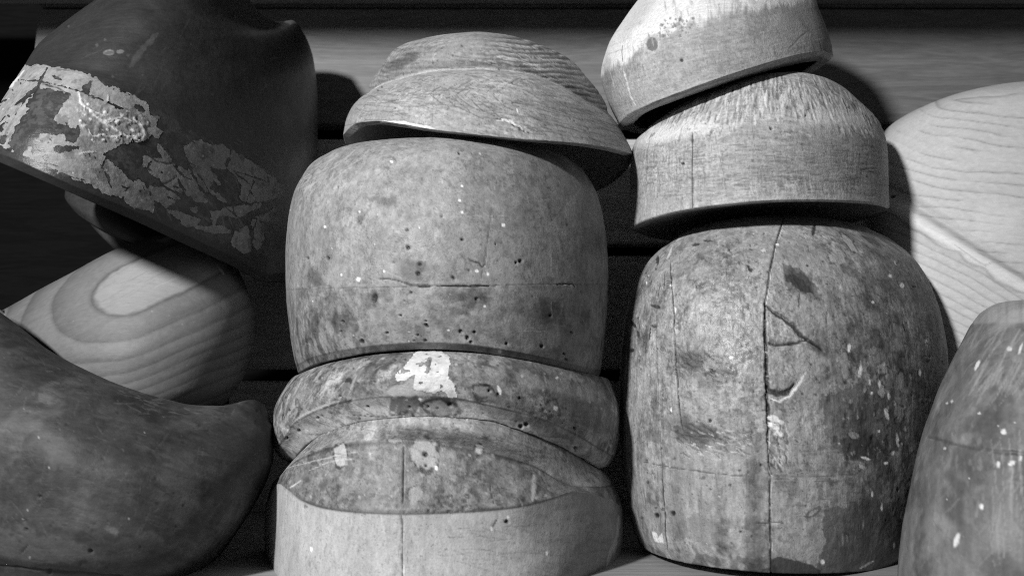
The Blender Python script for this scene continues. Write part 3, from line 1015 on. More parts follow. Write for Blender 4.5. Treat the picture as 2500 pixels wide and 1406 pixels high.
b.tone(b.poly([(935, 966), (952, 945), (985, 938), (1008, 925), (1030, 948), (1040, 966), (985, 967)], 4, 0.06, 3), 0.36, 0.6)
b.tone(b.poly([(1120, 945), (1145, 955), (1140, 970), (1118, 972)], 4, 0.06, 3), 0.34, 0.5)
for x, y, rx, ry in [(1075, 995, 44, 22), (992, 1025, 18, 15), (1345, 996, 24, 22), (1180, 955, 26, 20)]:
    q = b.blob(x, y, rx * 1.08, ry * 1.08, 8, 0.3, soft=0.12)
    q2 = b.blob(x, y, rx * 0.88, ry * 0.84, 8, 0.3, soft=0.15)
    b.mul(np.clip(q - q2, 0, 1), 0.4)
b.crack([(1120, 1018), (1200, 1030), (1280, 1055), (1350, 1083), (1400, 1108), (1440, 1130)], 1.8, 0.05, 0.4, 2)
b.crack([(860, 1014), (930, 1016), (1000, 1013)], 1.5, 0.06, 0.3, 2)
for x, y, r in [(1194, 954, 4), (1217, 962, 4), (1269, 972, 4), (1272, 1041, 6), (1285, 1036, 6), (898, 993, 4), (1000, 994, 4), (1098, 988, 6), (1045, 993, 4),
                (1405, 1094, 5), (730, 1052, 5), (776, 1020, 4), (700, 1069, 4), (979, 1052, 4), (830, 968, 4), (1403, 1045, 4), (1324, 1111, 3)]:
    b.hole(x, y, r * 0.85)
for x, y, r, ry in [(1219, 952, 4, 11), (1356, 996, 5, 6), (1026, 974, 3, 3), (1360, 922, 4, 2), (985, 1026, 3, 7)]:
    spot(b, x, y, r, 0.8, ry, -20)
b.scratches((680, 930, 860, 1080), 45, (20, 70), -62, 14, (1, 3), 0.42, 55, 0.5)
b.scratches((900, 870, 1480, 1060), 60, (8, 35), -70, 50, (0.8, 1.8), 0.42, 56, 0.45)
b.scratches((760, 990, 1450, 1110), 60, (30, 120), 16, 18, (0.8, 1.8), 0.10, 57, 0.5, 0.12)
b.scratches((700, 880, 1480, 1100), 60, (6, 24), 20, 60, (0.8, 1.8), 0.07, 58, 0.5, 0.1)
b.specks((690, 870, 1500, 1120), 70, (1.4, 3.0), 0.05, 59, 0.8, 0.3)
b.specks((690, 870, 1500, 1120), 60, (1.4, 4.0), 0.5, 60, 0.5)
Z6 = lambda L: [(600 + x / 2.4, 820 + y / 2.4) for x, y in L]
stick = b.poly(Z6([(1010, 85), (1090, 80), (1150, 93), (1195, 120), (1200, 160), (1188, 205), (1193, 255), (1230, 290), (1238, 360),
                   (1185, 358), (1175, 330), (1145, 318), (1100, 335), (1050, 325), (985, 315), (980, 275), (995, 220), (930, 262),
                   (885, 268), (873, 232), (940, 170), (975, 120)]), 1.8, 0.09, 0.6)
stick = stick * (1 - b.poly(Z6([(1070, 118), (1090, 128), (1084, 175), (1076, 215), (1060, 222), (1058, 200), (1060, 150)]), 1, 0.09, 0.6))
stick = stick * (1 - b.poly(Z6([(1015, 265), (1035, 265), (1036, 282), (1016, 282)]), 0.5, 0.09, 0.6))
stick = stick * (1 - b.blob(1077, 943, 4, 6))
b.boost(1.2)
bead = b.alb.copy()

# ------------------------------------------------------------------ bottom block (middle)
b = b8
b.alb[:] = 0.27
b.mottle(0.26, 80, 18, 0.18)
b.rgh[:] = 0.48
fac = sstep(3.0, 3.04, b.K) * (1 - sstep(3.96, 4.0, b.K)) * b.front
wallm = sstep(3.97, 4.02, b.K)
b.mul(fac * sstep(-0.1, 0.35, b.fb(150, 5, 61, 0.65)), 0.62)
b.mul(fac, 0.80)
b.mul((1 - sstep(2.93, 3.0, b.K)) * b.front, 1.04)
grunge(b, 353, 0.7, 1.25, (160, 160, 160), 0.1, (1 - sstep(2.93, 3.0, b.K)) * b.front)
b.mul(np.exp(-((b.K - 3.04) / 0.035) ** 2) * b.front, 0.6)
grunge(b, 309, 0.7, 1.22, (220, 220, 220), 0.1, 1 - wallm)
grunge(b, 313, 0.88, 1.1, (260, 260, 60), 0.1, wallm)
veins(b, 300, 62, 0.05, 0.6, -0.05, 1 - wallm)
b.tone(wallm, 0.40, 0.85)
b.alb *= 1 + wallm * (0.12 * b.fb((420, 420, 40), 4, 63) + 0.10 * b.fb(60, 3, 64))
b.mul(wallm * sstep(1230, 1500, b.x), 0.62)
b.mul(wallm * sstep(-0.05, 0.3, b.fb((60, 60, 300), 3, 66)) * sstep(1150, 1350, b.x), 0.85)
b.alb *= 1 - 0.75 * np.exp(-((b.K - 4.0) / 0.035) ** 2) * b.front * sstep(680, 760, b.x) * (1 - sstep(1380, 1440, b.x))
b.mul(np.exp(-((b.K - 3.0) / 0.05) ** 2) * b.front * sstep(800, 900, b.x), 0.75)
b.crack([(985, 1092), (984, 1140), (985, 1200), (985, 1250)], 1.9, 0.03, 0.5, 0.8, taper=False)
b.crack([(981, 1258), (982, 1310), (983, 1360), (984, 1420)], 1.8, 0.05, 0.5, 0.8, taper=False, amt=0.75)
b.crack([(1193, 1170), (1198, 1200), (1204, 1228)], 1.6, 0.07, 0.3, 1.5)
for x, y, rx, ry, t in [(830, 1110, 15, 28, .45), (1040, 1112, 34, 36, .36), (1170, 1096, 10, 12, .5), (1015, 1205, 18, 18, .3), (965, 1075, 16, 6, .3)]:
    q = b.blob(x, y, rx * 1.12, ry * 1.12, 0, 0.22, soft=0.1)
    q2 = b.blob(x, y, rx, ry, 0, 0.22, soft=0.1)
    b.mul(np.clip(q - q2, 0, 1), 0.3)
    b.tone(q2, t, 0.75)
b.hole(1038, 1108, 6)
b.hole(1040, 1136, 3)
b.hole(1238, 1273, 5)
b.hole(1045, 1245, 3.5)
m = b.line([(1301, 1158), (1303, 1185), (1301, 1222)], 7, 2)
b.tone(m, 0.5, 0.6)
b.specks((1060, 1210, 1160, 1250), 30, (2, 6), 0.06, 67, 0.7, 0.2)
b.specks((720, 1090, 1390, 1240), 80, (1.5, 5), 0.09, 68, 0.6, 0.15)
b.specks((720, 1090, 1390, 1240), 60, (1.5, 4), 0.42, 69, 0.45)
b.scratch([(708, 1190), (735, 1172)], 2.0, 0.6, 0.7)
b.scratch([(700, 1142), (780, 1122), (880, 1100)], 1.8, 0.5, 0.5)
b.scratch([(752, 1150), (800, 1128), (870, 1118)], 1.8, 0.5, 0.5)
b.scratches((720, 1262, 1040, 1406), 110, (8, 26), 100, 12, (0.8, 1.8), 0.16, 70, 0.5, 0.12)
b.scratches((720, 1262, 1180, 1406), 60, (10, 40), 92, 12, (0.8, 1.6), 0.48, 71, 0.4)
b.scratches((1100, 1270, 1480, 1406), 60, (20, 90), 4, 14, (0.8, 1.8), 0.14, 72, 0.4, 0.06)
b.scratches((1000, 1150, 1480, 1400), 40, (10, 40), 90, 30, (0.8, 1.6), 0.4, 73, 0.4)
b.scratches((760, 1030, 1440, 1130), 60, (30, 110), 14, 14, (0.8, 2.0), 0.10, 74, 0.45, 0.12)
m = b.line([(1512, 1260), (1508, 1310), (1490, 1350), (1475, 1410)], 6, 4)
b.tone(m, 0.45, 0.55)
b.crack([(1213, 1262), (1206, 1275), (1200, 1298)], 1.8, 0.08, 0.3, 3)
for x, y in [(1335, 1350), (1240, 1263), (1200, 1290), (760, 1340), (1065, 1142)]:
    spot(b, x, y, 3, 0.75, 6)
b.boost(1.25)
b8_seam = 985 - (b.y - 1200) * 0.004

# ------------------------------------------------------------------ top block (middle)
b = b5
b.alb[:] = 0.29
b.mottle(0.12, 60, 19, 0.12)
b.rgh[:] = 0.62
crown = 1 - sstep(4.9, 5.0, b.K)
grunge(b, 341, 0.82, 1.18, (90, 600, 600), 0.1)
brim = 1 - crown
warp = b.fb(22, 3, 80) * 0.9 + b.fb(70, 2, 81) * 0.12
F1_ = (b.y * 0.085 - (b.x - 1150) * 0.004 - (b.x - 1200) ** 2 * 0.000016 + warp * 1.3)
b.mul(crown, 0.92)
t_ = F1_ - np.floor(F1_)
b.alb *= 1 - 0.50 * crown * np.sin(t_ * math.pi) ** 3 * sstep(1120, 1260, b.x)
b.alb *= 1 - 0.22 * crown * np.sin(t_ * math.pi) ** 3 * (1 - sstep(1000, 1120, b.x))
b.disp += -0.00030 * crown * np.sin(t_ * math.pi) ** 3 * sstep(1120, 1260, b.x)
b.tone(crown * sstep(0.62, 0.8, F1_ - np.floor(F1_)) * sstep(1180, 1280, b.x) * sstep(0.0, 0.25, b.fb(300, 2, 82)), 0.45, 0.7)
for k_, (dx, lu, ld) in enumerate([(0, 40, 70), (18, 60, 110), (34, 56, 60), (56, 72, 90), (76, 40, 120), (98, 60, 60), (-30, 30, 50), (124, 70, 60)]):
    x0 = 1078 + dx
    y0 = 230 + dx * 0.03
    b.crack([(x0, y0), (x0 + lu * 0.55, y0 - lu * 0.40), (x0 + lu, y0 - lu * 0.62)], 1.4, 0.09, 0.12, 1.5, amt=0.6, s=k_)
    b.crack([(x0, y0), (x0 + ld * 0.5, y0 + ld * 0.42), (x0 + ld, y0 + ld * 0.66)], 1.4, 0.09, 0.12, 1.5, amt=0.6, s=k_)
b.scratches((1180, 250, 1520, 350), 60, (40, 120), 14, 6, (1.0, 1.8), 0.12, 95, 0.55, 0.1)
b.scratches((860, 220, 1080, 310), 40, (30, 90), -4, 12, (1.0, 1.8), 0.12, 96, 0.5, 0.1)
b.crack([(1208, 288), (1225, 294), (1250, 302), (1275, 318), (1300, 328)], 3, 0.06, 0.5, 3)
b.scratch([(1225, 292), (1250, 299), (1262, 306), (1280, 314)], 2.6, 0.7, 0.8, 3)
b.alb *= 1 + brim * 0.16 * fbm(np.stack([(b.x + b.y * 1.2) * 0.02, (b.y - b.x * 0.22) * 0.22, b.K * 0], -1), 1, 3, 83)
b.alb *= 1 + crown * 0.12 * fbm(np.stack([b.x * 0.02, (b.y - abs(b.x - 1150) * 0.15) * 0.3, b.K * 0], -1), 1, 3, 84)
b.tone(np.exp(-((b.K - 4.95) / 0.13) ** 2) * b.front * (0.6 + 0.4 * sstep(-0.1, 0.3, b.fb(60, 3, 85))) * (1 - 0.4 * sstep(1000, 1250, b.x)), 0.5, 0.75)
b.scratches((1170, 110, 1470, 250), 120, (14, 60), 14, 10, (1.0, 2.4), 0.46, 86, 0.6, -0.08)
b.scratches((930, 110, 1470, 250), 90, (14, 60), 8, 14, (0.8, 1.8), 0.09, 87, 0.5, 0.12)
b.mul(b.blob(985, 150, 50, 14, -22, 0.4, soft=0.5), 0.55)
b.scratches((870, 220, 1520, 360), 130, (14, 60), 18, 16, (0.8, 1.7), 0.10, 88, 0.42, 0.1)
b.scratches((870, 220, 1520, 360), 70, (10, 40), 20, 20, (0.8, 1.7), 0.42, 89, 0.4)
b.crack([(1060, 190), (1058, 250), (1055, 300)], 1.2, 0.1, 0.1, 0.5, amt=0.4, taper=False)
b.tone(b.poly([(930, 296), (985, 297), (1040, 308), (1070, 318), (1030, 315), (975, 305), (930, 301)], 2, 0.08), 0.62, 0.8)
b.scratch([(1205, 290), (1235, 298), (1265, 306)], 2.4, 0.6, 0.7, 3)
b.scratch([(1262, 267), (1264, 276)], 2.4, 0.7, 0.9)
b.specks((1230, 290, 1300, 345), 30, (1.5, 4), 0.45, 90, 0.6)
b.specks((870, 110, 1500, 360), 60, (1.2, 2.6), 0.07, 91, 0.7, 0.2)
b.boost(1.3)
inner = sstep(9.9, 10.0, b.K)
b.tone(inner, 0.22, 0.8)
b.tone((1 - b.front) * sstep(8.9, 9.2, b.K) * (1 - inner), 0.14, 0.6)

# ------------------------------------------------------------------ head-shaped block (right)
b = hd
b.alb[:] = 0.28
b.mottle(0.26, 60, 20, 0.22)
b.rgh[:] = 0.56 + 0.10 * b.fb(70, 3, 4) + 0.12 * b.fb(500, 2, 6)
b.alb *= 1 + 0.16 * b.fb((90, 90, 12), 4, 93)
b.alb *= 1 + 0.13 * b.fb((420, 420, 70), 4, 94)
b.mul(sstep(0.08, 0.35, b.fb(130, 5, 95, 0.65)), 0.66)
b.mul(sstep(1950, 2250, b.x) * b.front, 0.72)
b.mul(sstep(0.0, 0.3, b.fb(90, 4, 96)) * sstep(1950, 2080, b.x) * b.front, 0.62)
upper_ = 1 - 0.75 * sstep(950, 1120, b.y) * (1 - sstep(1980, 2060, b.x))
grunge(b, 317, 0.72, 1.2, (200, 200, 100), 0.0, upper_)
grunge(b, 321, 0.82, 1.14, (520, 520, 200), 0.0, upper_)
b.tone(sstep(0.0, 0.3, b.fb((40, 40, 18), 3, 327)) * b.front * (1 - sstep(1950, 2100, b.x)), 0.34, 0.45)
b.alb *= 1 + 0.22 * b.fb((160, 160, 7), 4, 325) * sstep(950, 1100, b.y)
rough = sstep(560, 700, b.y) * (1 - sstep(950, 1150, b.y))
cr = b.fb(330, 3, 97, 0.6)
b.disp += rough * (1 - sstep(0.0, 0.12, abs(cr))) * 0.00040 * (1 - 0.6 * sstep(1900, 2100, b.x))
b.disp += b.blob(1790, 800, 130, 170, 10, 0.3, soft=0.5) * 0.0007 * b.fb((420, 420, 260), 3, 203, 0.6)
b.disp += b.fb(700, 2, 98) * 0.00010 + b.fb(180, 3, 99) * 0.00018
veins(b, 330, 100, 0.05, 0.66, -0.1, rough)
veins(b, 200, 101, 0.035, 0.6, 0.05)
b.tone(b.blob(1800, 790, 110, 90, 20, 0.35, soft=0.6), 0.36, 0.35)  # highlight on the upper front painted in as a pale patch
b.rgh -= 0.25 * b.blob(1790, 800, 130, 170, 10, 0.4, soft=0.7)
P_ = lambda L, t, a, n=5: b.tone(b.poly(L, n, 0.05), t, a)
P_([(1905, 640), (1950, 655), (2000, 705), (1990, 720), (1945, 708), (1910, 668)], 0.07, 0.6)
P_([(1915, 668), (1940, 672), (1965, 690), (1990, 722), (1950, 708), (1920, 685)], 0.06, 0.6)
P_([(2010, 1245), (2080, 1228), (2200, 1220), (2210, 1420), (2030, 1420), (1990, 1400), (2015, 1320)], 0.085, 0.62, 8)
P_([(1950, 1270), (2010, 1260), (2015, 1330), (1960, 1380), (1930, 1350)], 0.30, 0.3, 8)
P_([(2000, 960), (2120, 930), (2200, 990), (2200, 1080), (2140, 1130), (2060, 1110), (2010, 1050)], 0.075, 0.55, 12)
P_([(2050, 1075), (2110, 1040), (2150, 1090), (2120, 1130), (2070, 1120)], 0.03, 0.6, 10)
P_([(1885, 1364), (1905, 1358), (1945, 1366), (2005, 1392), (1990, 1440), (1880, 1440)], 0.05, 0.9, 3)
P_([(1860, 1388), (1880, 1384), (1885, 1440), (1850, 1440)], 0.06, 0.7, 3)
P_([(1640, 1040), (1690, 1030), (1750, 1045), (1765, 1075), (1700, 1085), (1650, 1070)], 0.08, 0.55, 9)
P_([(1650, 860), (1700, 862), (1760, 880), (1730, 905), (1680, 895)], 0.08, 0.5, 9)
P_([(1590, 1298), (1602, 1300), (1606, 1312), (1618, 1298), (1622, 1326), (1600, 1322)], 0.7, 0.85, 2)
P_([(1665, 1265), (1700, 1250), (1760, 1280), (1790, 1330), (1700, 1320), (1650, 1310)], 0.12, 0.4, 9)
b.mul(b.blob(1560, 700, 40, 120, 5, 0.4, soft=0.6), 0.85)
b.mul(soft_box(b, 1825, 1060, 1862, 1420, 14), 0.66)
b.tone(soft_box(b, 1725, 1090, 1745, 1400, 16), 0.40, 0.35)
b.tone(soft_box(b, 1775, 1080, 1812, 1400, 14), 0.38, 0.35)
b.tone(soft_box(b, 1900, 1180, 1960, 1360, 24) * sstep(-0.2, 0.2, b.fb(60, 3, 128)), 0.38, 0.4)
b.mul(soft_box(b, 1640, 1090, 1670, 1400, 12), 0.8)
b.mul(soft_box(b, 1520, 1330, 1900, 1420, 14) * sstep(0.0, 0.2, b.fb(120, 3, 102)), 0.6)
for (x, y, rx, ry, a, t) in [(2043, 627, 19, 18, 0, .36), (2074, 594, 7, 30, -38, .38), (1840, 603, 9, 7, 0, .36), (1865, 611, 6, 4, 0, .55), (1967, 577, 4, 6, 0, .5),
                             (2153, 955, 8, 16, 0, .4), (2063, 895, 10, 34, 0, .28), (2155, 900, 12, 16, 0, .36), (2085, 1062, 14, 9, 20, .32), (2195, 1010, 12, 22, 0, .28),
                             (1653, 808, 6, 6, 0, .45), (1733, 892, 16, 14, 0, .38), (2105, 1140, 9, 4, 20, .5), (2200, 930, 8, 24, 0, .3)]:
    q = b.blob(x, y, rx * 1.15, ry * 1.15, a, 0.22, soft=0.12)
    q2 = b.blob(x, y, rx, ry, a, 0.22, soft=0.12)
    b.mul(np.clip(q - q2, 0, 1), 0.5)
    b.tone(q2, t, 0.7)
for (x, y, rx, ry, a) in [(1898, 597, 3.5, 3.5, 0), (2131, 738, 3.5, 3.5, 0), (2174, 674, 4, 4, 0), (2202, 697, 5, 6, 0), (2186, 642, 2, 5, -20), (2073, 849, 4, 10, 10),
                          (2123, 934, 2.6, 6, 0), (2147, 937, 3, 9, 0), (2100, 906, 4, 15, 8), (2128, 959, 3, 4, 0), (2170, 967, 3, 10, 0), (2129, 1205, 2.5, 7, 0),
                          (2153, 1237, 2.8, 9, 0), (2183, 1331, 2.6, 7, 0), (2008, 1371, 5, 6, 0), (2165, 1010, 5, 14, -20), (2192, 1075, 4, 16, -8), (2180, 1106, 6, 4, -40),
                          (2163, 1130, 5, 4, 0), (2113, 1118, 12, 3, 15), (1639, 697, 3.5, 3.5, 0), (1648, 756, 3, 6, 0), (1579, 692, 2, 4, 0), (1584, 675, 2, 3, 0),
                          (1655, 975, 2.5, 2.5, 0), (2261, 835, 2.5, 7, 0), (2246, 910, 3, 8, 0), (2145, 1052, 3, 3, 0), (1639, 1000, 2, 6, 0), (1785, 872, 6, 3, 0)]:
    spot(b, x, y, rx, 0.7, ry, a)
for (x, y, rx, ry, a) in [(1601, 748, 13, 4.5, 12), (1545, 791, 4, 11, -35), (1557, 817, 3, 9, -10), (1596, 797, 7, 3, 15), (1987, 562, 4, 15, 10), (2208, 800, 2, 14, -18),
                          (2232, 700, 5, 2.5, 10), (2298, 885, 6, 5, 0), (1972, 648, 4, 3, 0), (1738, 905, 4, 6, 0), (1605, 635, 4, 12, 0), (1830, 655, 5, 10, -30),
                          (1700, 596, 10, 4, -10), (1729, 587, 14, 2.5, 5), (1700, 702, 2, 6, 0), (1543, 855, 5, 5, 0), (1586, 815, 2, 14, 5)]:
    m = b.blob(x, y, rx, ry, a, 0.2, soft=0.2)
    b.tone(m, 0.035, 0.85)
    b.dent(m, 0.5)
m = b.blob(1986, 1250, 22, 9, -32, 0.2)
m2 = b.blob(1986, 1250, 15, 4, -32, 0.2)
b.tone(m - m2, 0.08, 0.7)
b.tone(m2, 0.32, 0.6)
for (x, y, r) in [(1602, 1258, 6), (1642, 1253, 6), (1733, 1027, 4), (1858, 1135, 3), (1883, 1158, 3), (1808, 1298, 3), (2192, 1195, 3)]:
    b.hole(x, y, r)
# glue seams
SEAM_A = [(1915, 522), (1912, 532), (1898, 582), (1880, 660), (1868, 735), (1868, 830), (1871, 900), (1873, 980), (1877, 1100), (1880, 1200), (1881, 1300), (1882, 1420)]
SEAM_B = [(1632, 590), (1636, 640), (1642, 720), (1646, 800), (1648, 860), (1655, 960), (1664, 1040), (1668, 1120), (1672, 1420)]
SEAM_C = [(1600, 640), (1603, 740), (1603, 830), (1607, 960), (1612, 1060), (1618, 1180), (1624, 1290), (1628, 1420)]
b.crack(SEAM_A[1:], 2.2, 0.02, 0.7, 1.6, amt=0.9, taper=False)
b.crack([(1867, 740), (1869, 830), (1872, 930), (1874, 1000), (1876, 1080)], 5.2, 0.015, 1.2, 2.5)
b.crack(SEAM_B[1:7], 2.2, 0.03, 0.7, 1.6, taper=False)
b.crack(SEAM_C[1:6], 1.3, 0.10, 0.3, 1.2, amt=0.6, taper=False)
b.scratch([(1608, 940), (1612, 1040), (1616, 1100)], 1.8, 0.5, 0.6)
b.crack([(1616, 1160), (1620, 1230), (1624, 1290), (1628, 1345)], 2.2, 0.03, 0.7, 2)
b.scratch([(1628, 632), (1634, 618), (1640, 606)], 2.6, 0.5, 0.8)
b.crack([(1625, 662), (1622, 690), (1621, 705)], 1.4, 0.05, 0.3)
b.crack([(1612, 690), (1608, 712), (1604, 732)], 1.5, 0.05, 0.3)
for k in range(5):
    b.crack([(1627, 680 + k * 6), (1635, 678 + k * 6)], 1.3, 0.08, 0.2, 0.5, amt=0.7)
# gouges
b.crack([(1870, 746), (1890, 762), (1915, 778), (1940, 797), (1962, 822), (1985, 840), (2008, 856)], 6.5, 0.03, 1.3, 2.5)
b.scratch([(1885, 757), (1915, 775), (1938, 792)], 1.4, 0.22, 0.7)
b.mul(b.blob(2000, 850, 26, 12, 35, 0.4, soft=0.5), 0.45)
b.crack([(1874, 836), (1895, 842), (1930, 840), (1975, 832)], 3.8, 0.04, 1.0, 3)
b.mul(b.blob(1700, 1058, 80, 26, 15, 0.5, soft=0.5), 0.6)
b.mul(b.blob(1700, 880, 70, 22, 15, 0.5, soft=0.5), 0.68)
b.mul(b.blob(1955, 690, 50, 26, 35, 0.5, soft=0.3), 0.6)
b.mul(b.blob(1900, 838, 34, 7, 3, 0.3, soft=0.5), 0.6)
b.crack([(1873, 945), (1882, 958), (1900, 963), (1922, 957), (1938, 938)], 8, 0.03, 1.6, 2.5)
b.scratch([(1880, 972), (1900, 980), (1925, 968), (1950, 938), (1966, 908)], 3.4, 0.62, 0.85, 2.5)
b.scratch([(1900, 815), (1920, 822), (1940, 824)], 1.8, 0.4, 0.6)
for k, (x, y, w_, h_) in enumerate([(1890, 1024, 14, 8), (1892, 1042, 16, 7), (1900, 1058, 12, 6), (1908, 1030, 6, 5), (1885, 1035, 8, 5)]):
    m = b.blob(x, y, w_, h_, 25, 0.35, soft=0.2)
    b.tone(m, 0.7, 0.8)
    b.disp += m * 0.0003
b.scratches((1880, 1040, 1925, 1150), 26, (12, 34), 55, 25, (1, 2.4), 0.5, 103, 0.7)
b.scratches((1880, 1040, 1925, 1150), 22, (12, 34), 60, 25, (1, 2.6), 0.05, 104, 0.8, 0.5)
b.scratches((1640, 1040, 1830, 1110), 60, (8, 34), 22, 25, (1, 2.4), 0.07, 105, 0.6, 0.35)
b.scratches((1680, 1050, 1840, 1110), 34, (6, 22), 25, 20, (1, 2), 0.6, 106, 0.6)
b.scratches((1650, 860, 1790, 920), 40, (8, 34), 20, 30, (1, 2.6), 0.07, 107, 0.6, 0.35)
b.scratches((1780, 820, 1870, 920), 24, (6, 20), 10, 40, (1, 2.4), 0.6, 108, 0.5)
b.crack([(1568, 1127), (1610, 1136), (1660, 1144), (1720, 1152), (1790, 1160), (1815, 1160)], 1.6, 0.06, 0.3, 1.5, amt=0.7)
b.crack([(1843, 1275), (1880, 1274), (1915, 1278)], 1.6, 0.06, 0.3, 2, amt=0.7)
b.scratch([(1880, 1172), (1960, 1174), (2080, 1164)], 1.4, 0.42, 0.45)
b.crack([(1880, 1160), (1960, 1164), (2090, 1158)], 1.2, 0.08, 0.2, 1.5, amt=0.5)
b.scratches((1890, 1090, 2100, 1240), 50, (14, 60), 0, 5, (0.8, 1.5), 0.10, 109, 0.4, 0.08)
b.scratches((1540, 620, 1860, 1330), 120, (10, 50), 88, 10, (0.8, 1.6), 0.08, 110, 0.45, 0.12)
b.scratches((2010, 720, 2290, 1330), 90, (10, 44), 84, 12, (0.8, 1.8), 0.34, 111, 0.45, 0.1)
b.scratches((1900, 600, 2290, 1330), 110, (8, 34), 80, 30, (0.8, 1.6), 0.06, 112, 0.5, 0.12)
b.scratches((1560, 600, 1880, 1000), 90, (6, 20), 20, 60, (0.8, 1.7), 0.5, 113, 0.35)
b.specks((2060, 860, 2230, 1110), 44, (2, 7), 0.40, 114, 0.5, -0.15, 0.5)
b.specks((2020, 900, 2200, 1110), 40, (3, 12), 0.05, 115, 0.6, 0.3, 0.6)
b.specks((1530, 560, 2280, 1340), 150, (1.4, 4), 0.06, 116, 0.7, 0.25)
b.specks((1530, 560, 2280, 1340), 50, (1.0, 2.4), 0.5, 117, 0.6)
b.specks((1540, 580, 1860, 800), 60, (2, 8), 0.10, 118, 0.45, 0.1)
b.crack([(2018, 760), (2020, 800), (2022, 815)], 1.8, 0.05, 0.4)
b.crack([(1950, 718), (1950, 755)], 1.6, 0.06, 0.3)
b.scratch([(2100, 1388), (2118, 1376), (2135, 1368)], 2.4, 0.7, 0.8)
b.scratch([(1920, 1075), (1935, 1052), (1948, 1040)], 1.4, 0.5, 0.6)
b.boost(1.2)
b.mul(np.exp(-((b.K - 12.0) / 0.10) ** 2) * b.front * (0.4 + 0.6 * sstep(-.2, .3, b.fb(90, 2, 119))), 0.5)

# ------------------------------------------------------------------ second block (right stack)
b = f2
b.alb[:] = 0.38
b.mottle(0.10, 60, 21, 0.12)
b.rgh[:] = 0.6
b.alb *= 1 + 0.20 * b.fb((60, 60, 900), 3, 121)
b.alb *= 1 + 0.12 * b.fb((900, 900, 60), 3, 122)
b.mul(sstep(0.0, 0.3, b.fb(60, 4, 123)), 0.86)
xx = b.x
grunge(b, 333, 0.78, 1.22, (70, 700, 700), 0.1)
grunge(b, 337, 0.82, 1.18, (700, 700, 70), 0.1)
# pale worn shoulder
yc = np.interp(xx, [1550, 1600, 1680, 1760, 1860, 1960, 2060, 2140, 2170], [352, 330, 314, 306, 300, 290, 288, 300, 320])
rag = 8 * fbm(np.stack([xx * 0.16, b.y * 0.01, xx * 0], -1), 1, 3, 124)
sh = np.exp(-np.abs((b.y + rag - yc + 2) / 20) ** 3) * b.front * (sstep(1540, 1580, xx) * (1 - 0.8 * sstep(1740, 1790, xx)) + 0.8 * sstep(1935, 1990, xx) * (1 - sstep(2120, 2150, xx)))
b.tone(np.clip(sh, 0, 1), 0.62, 0.8)
rg_ = random.Random(77)
for i in range(560):
    x = rg_.uniform(1575, 2155)
    yt = np.interp(x, [1575, 1650, 1760, 1880, 2000, 2090, 2155], [318, 268, 218, 185, 190, 240, 300])
    y = yt + rg_.uniform(2, 105) * (1 if x < 1800 or x > 2000 else 1.0)
    if y > 330:
        continue
    a_ = math.radians(np.interp(x, [1600, 1750, 1880, 2000, 2120], [122, 108, 88, 68, 60]) + rg_.uniform(-7, 7))
    l = rg_.uniform(5, 15) if rg_.random() < 0.8 else rg_.uniform(14, 22)
    L = [(x - math.cos(a_) * l, y - math.sin(a_) * l), (x + rg_.uniform(-1, 1), y), (x + math.cos(a_) * l, y + math.sin(a_) * l)]
    w_ = rg_.uniform(1.2, 2.8)
    mk = b.line(L, w_, 1.5, 0.06, True, i)
    pale_ = rg_.random() < 0.62
    b.tone(mk, 0.66 if pale_ else 0.13, rg_.uniform(0.4, 0.85))
    b.disp += mk * (0.00014 if pale_ else -0.00022)
b.scratches((1855, 235, 1925, 282), 22, (26, 44), 86, 4, (2.0, 3.4), 0.68, 127, 0.9, -0.15)
b.scratches((1950, 230, 2080, 290), 26, (20, 40), 68, 8, (1.8, 3.0), 0.66, 137, 0.8, -0.12)
b.scratches((1560, 350, 2160, 480), 330, (14, 60), 178, 7, (0.9, 2.0), 0.14, 128, 0.45, 0.1)
b.scratches((1560, 350, 2160, 480), 240, (14, 60), 178, 7, (0.9, 2.0), 0.50, 129, 0.4)
b.scratches((1560, 310, 2160, 480), 220, (8, 30), 91, 6, (0.9, 1.8), 0.13, 130, 0.45, 0.08)
b.scratches((1560, 310, 2160, 480), 160, (8, 30), 91, 6, (0.9, 1.8), 0.55, 131, 0.4)
bot = np.exp(-np.abs((b.K - 9.0) / 0.30) ** 2) * b.front
b.tone(bot * (0.3 + 0.7 * sstep(-0.1, 0.25, b.fb((260, 260, 60), 3, 132))), 0.55, 0.7)
b.scratches((1830, 450, 2060, 490), 60, (10, 34), 90, 8, (1, 2.4), 0.62, 133, 0.7)
b.crack([(1690, 325), (1690, 400), (1691, 450), (1692, 508)], 1.8, 0.03, 0.5, 1.0, taper=False)
for L in ([(1738, 300), (1745, 345), (1755, 390), (1766, 430), (1770, 480)], [(1838, 268), (1832, 300), (1838, 350), (1850, 390)], [(1870, 330), (1885, 370), (1895, 410)]):
    b.scratch(L, 1.8, 0.5, 0.6)
    b.crack([(x + 3, y) for x, y in L], 1.2, 0.1, 0.2, 1, amt=0.4)
b.hole(1666, 399, 4)
b.hole(1883, 313, 4)
b.hole(1968, 282, 3)
b.tone(np.clip(sh, 0, 1) * sstep(-0.3, 0.1, b.fb((300, 300, 60), 3, 138)), 0.70, 0.65)
b.boost(1.02)
und = sstep(9.5, 10.0, b.K)
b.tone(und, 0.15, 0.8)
b.specks((1545, 200, 2160, 500), 70, (1.3, 3), 0.07, 134, 0.6, 0.2)

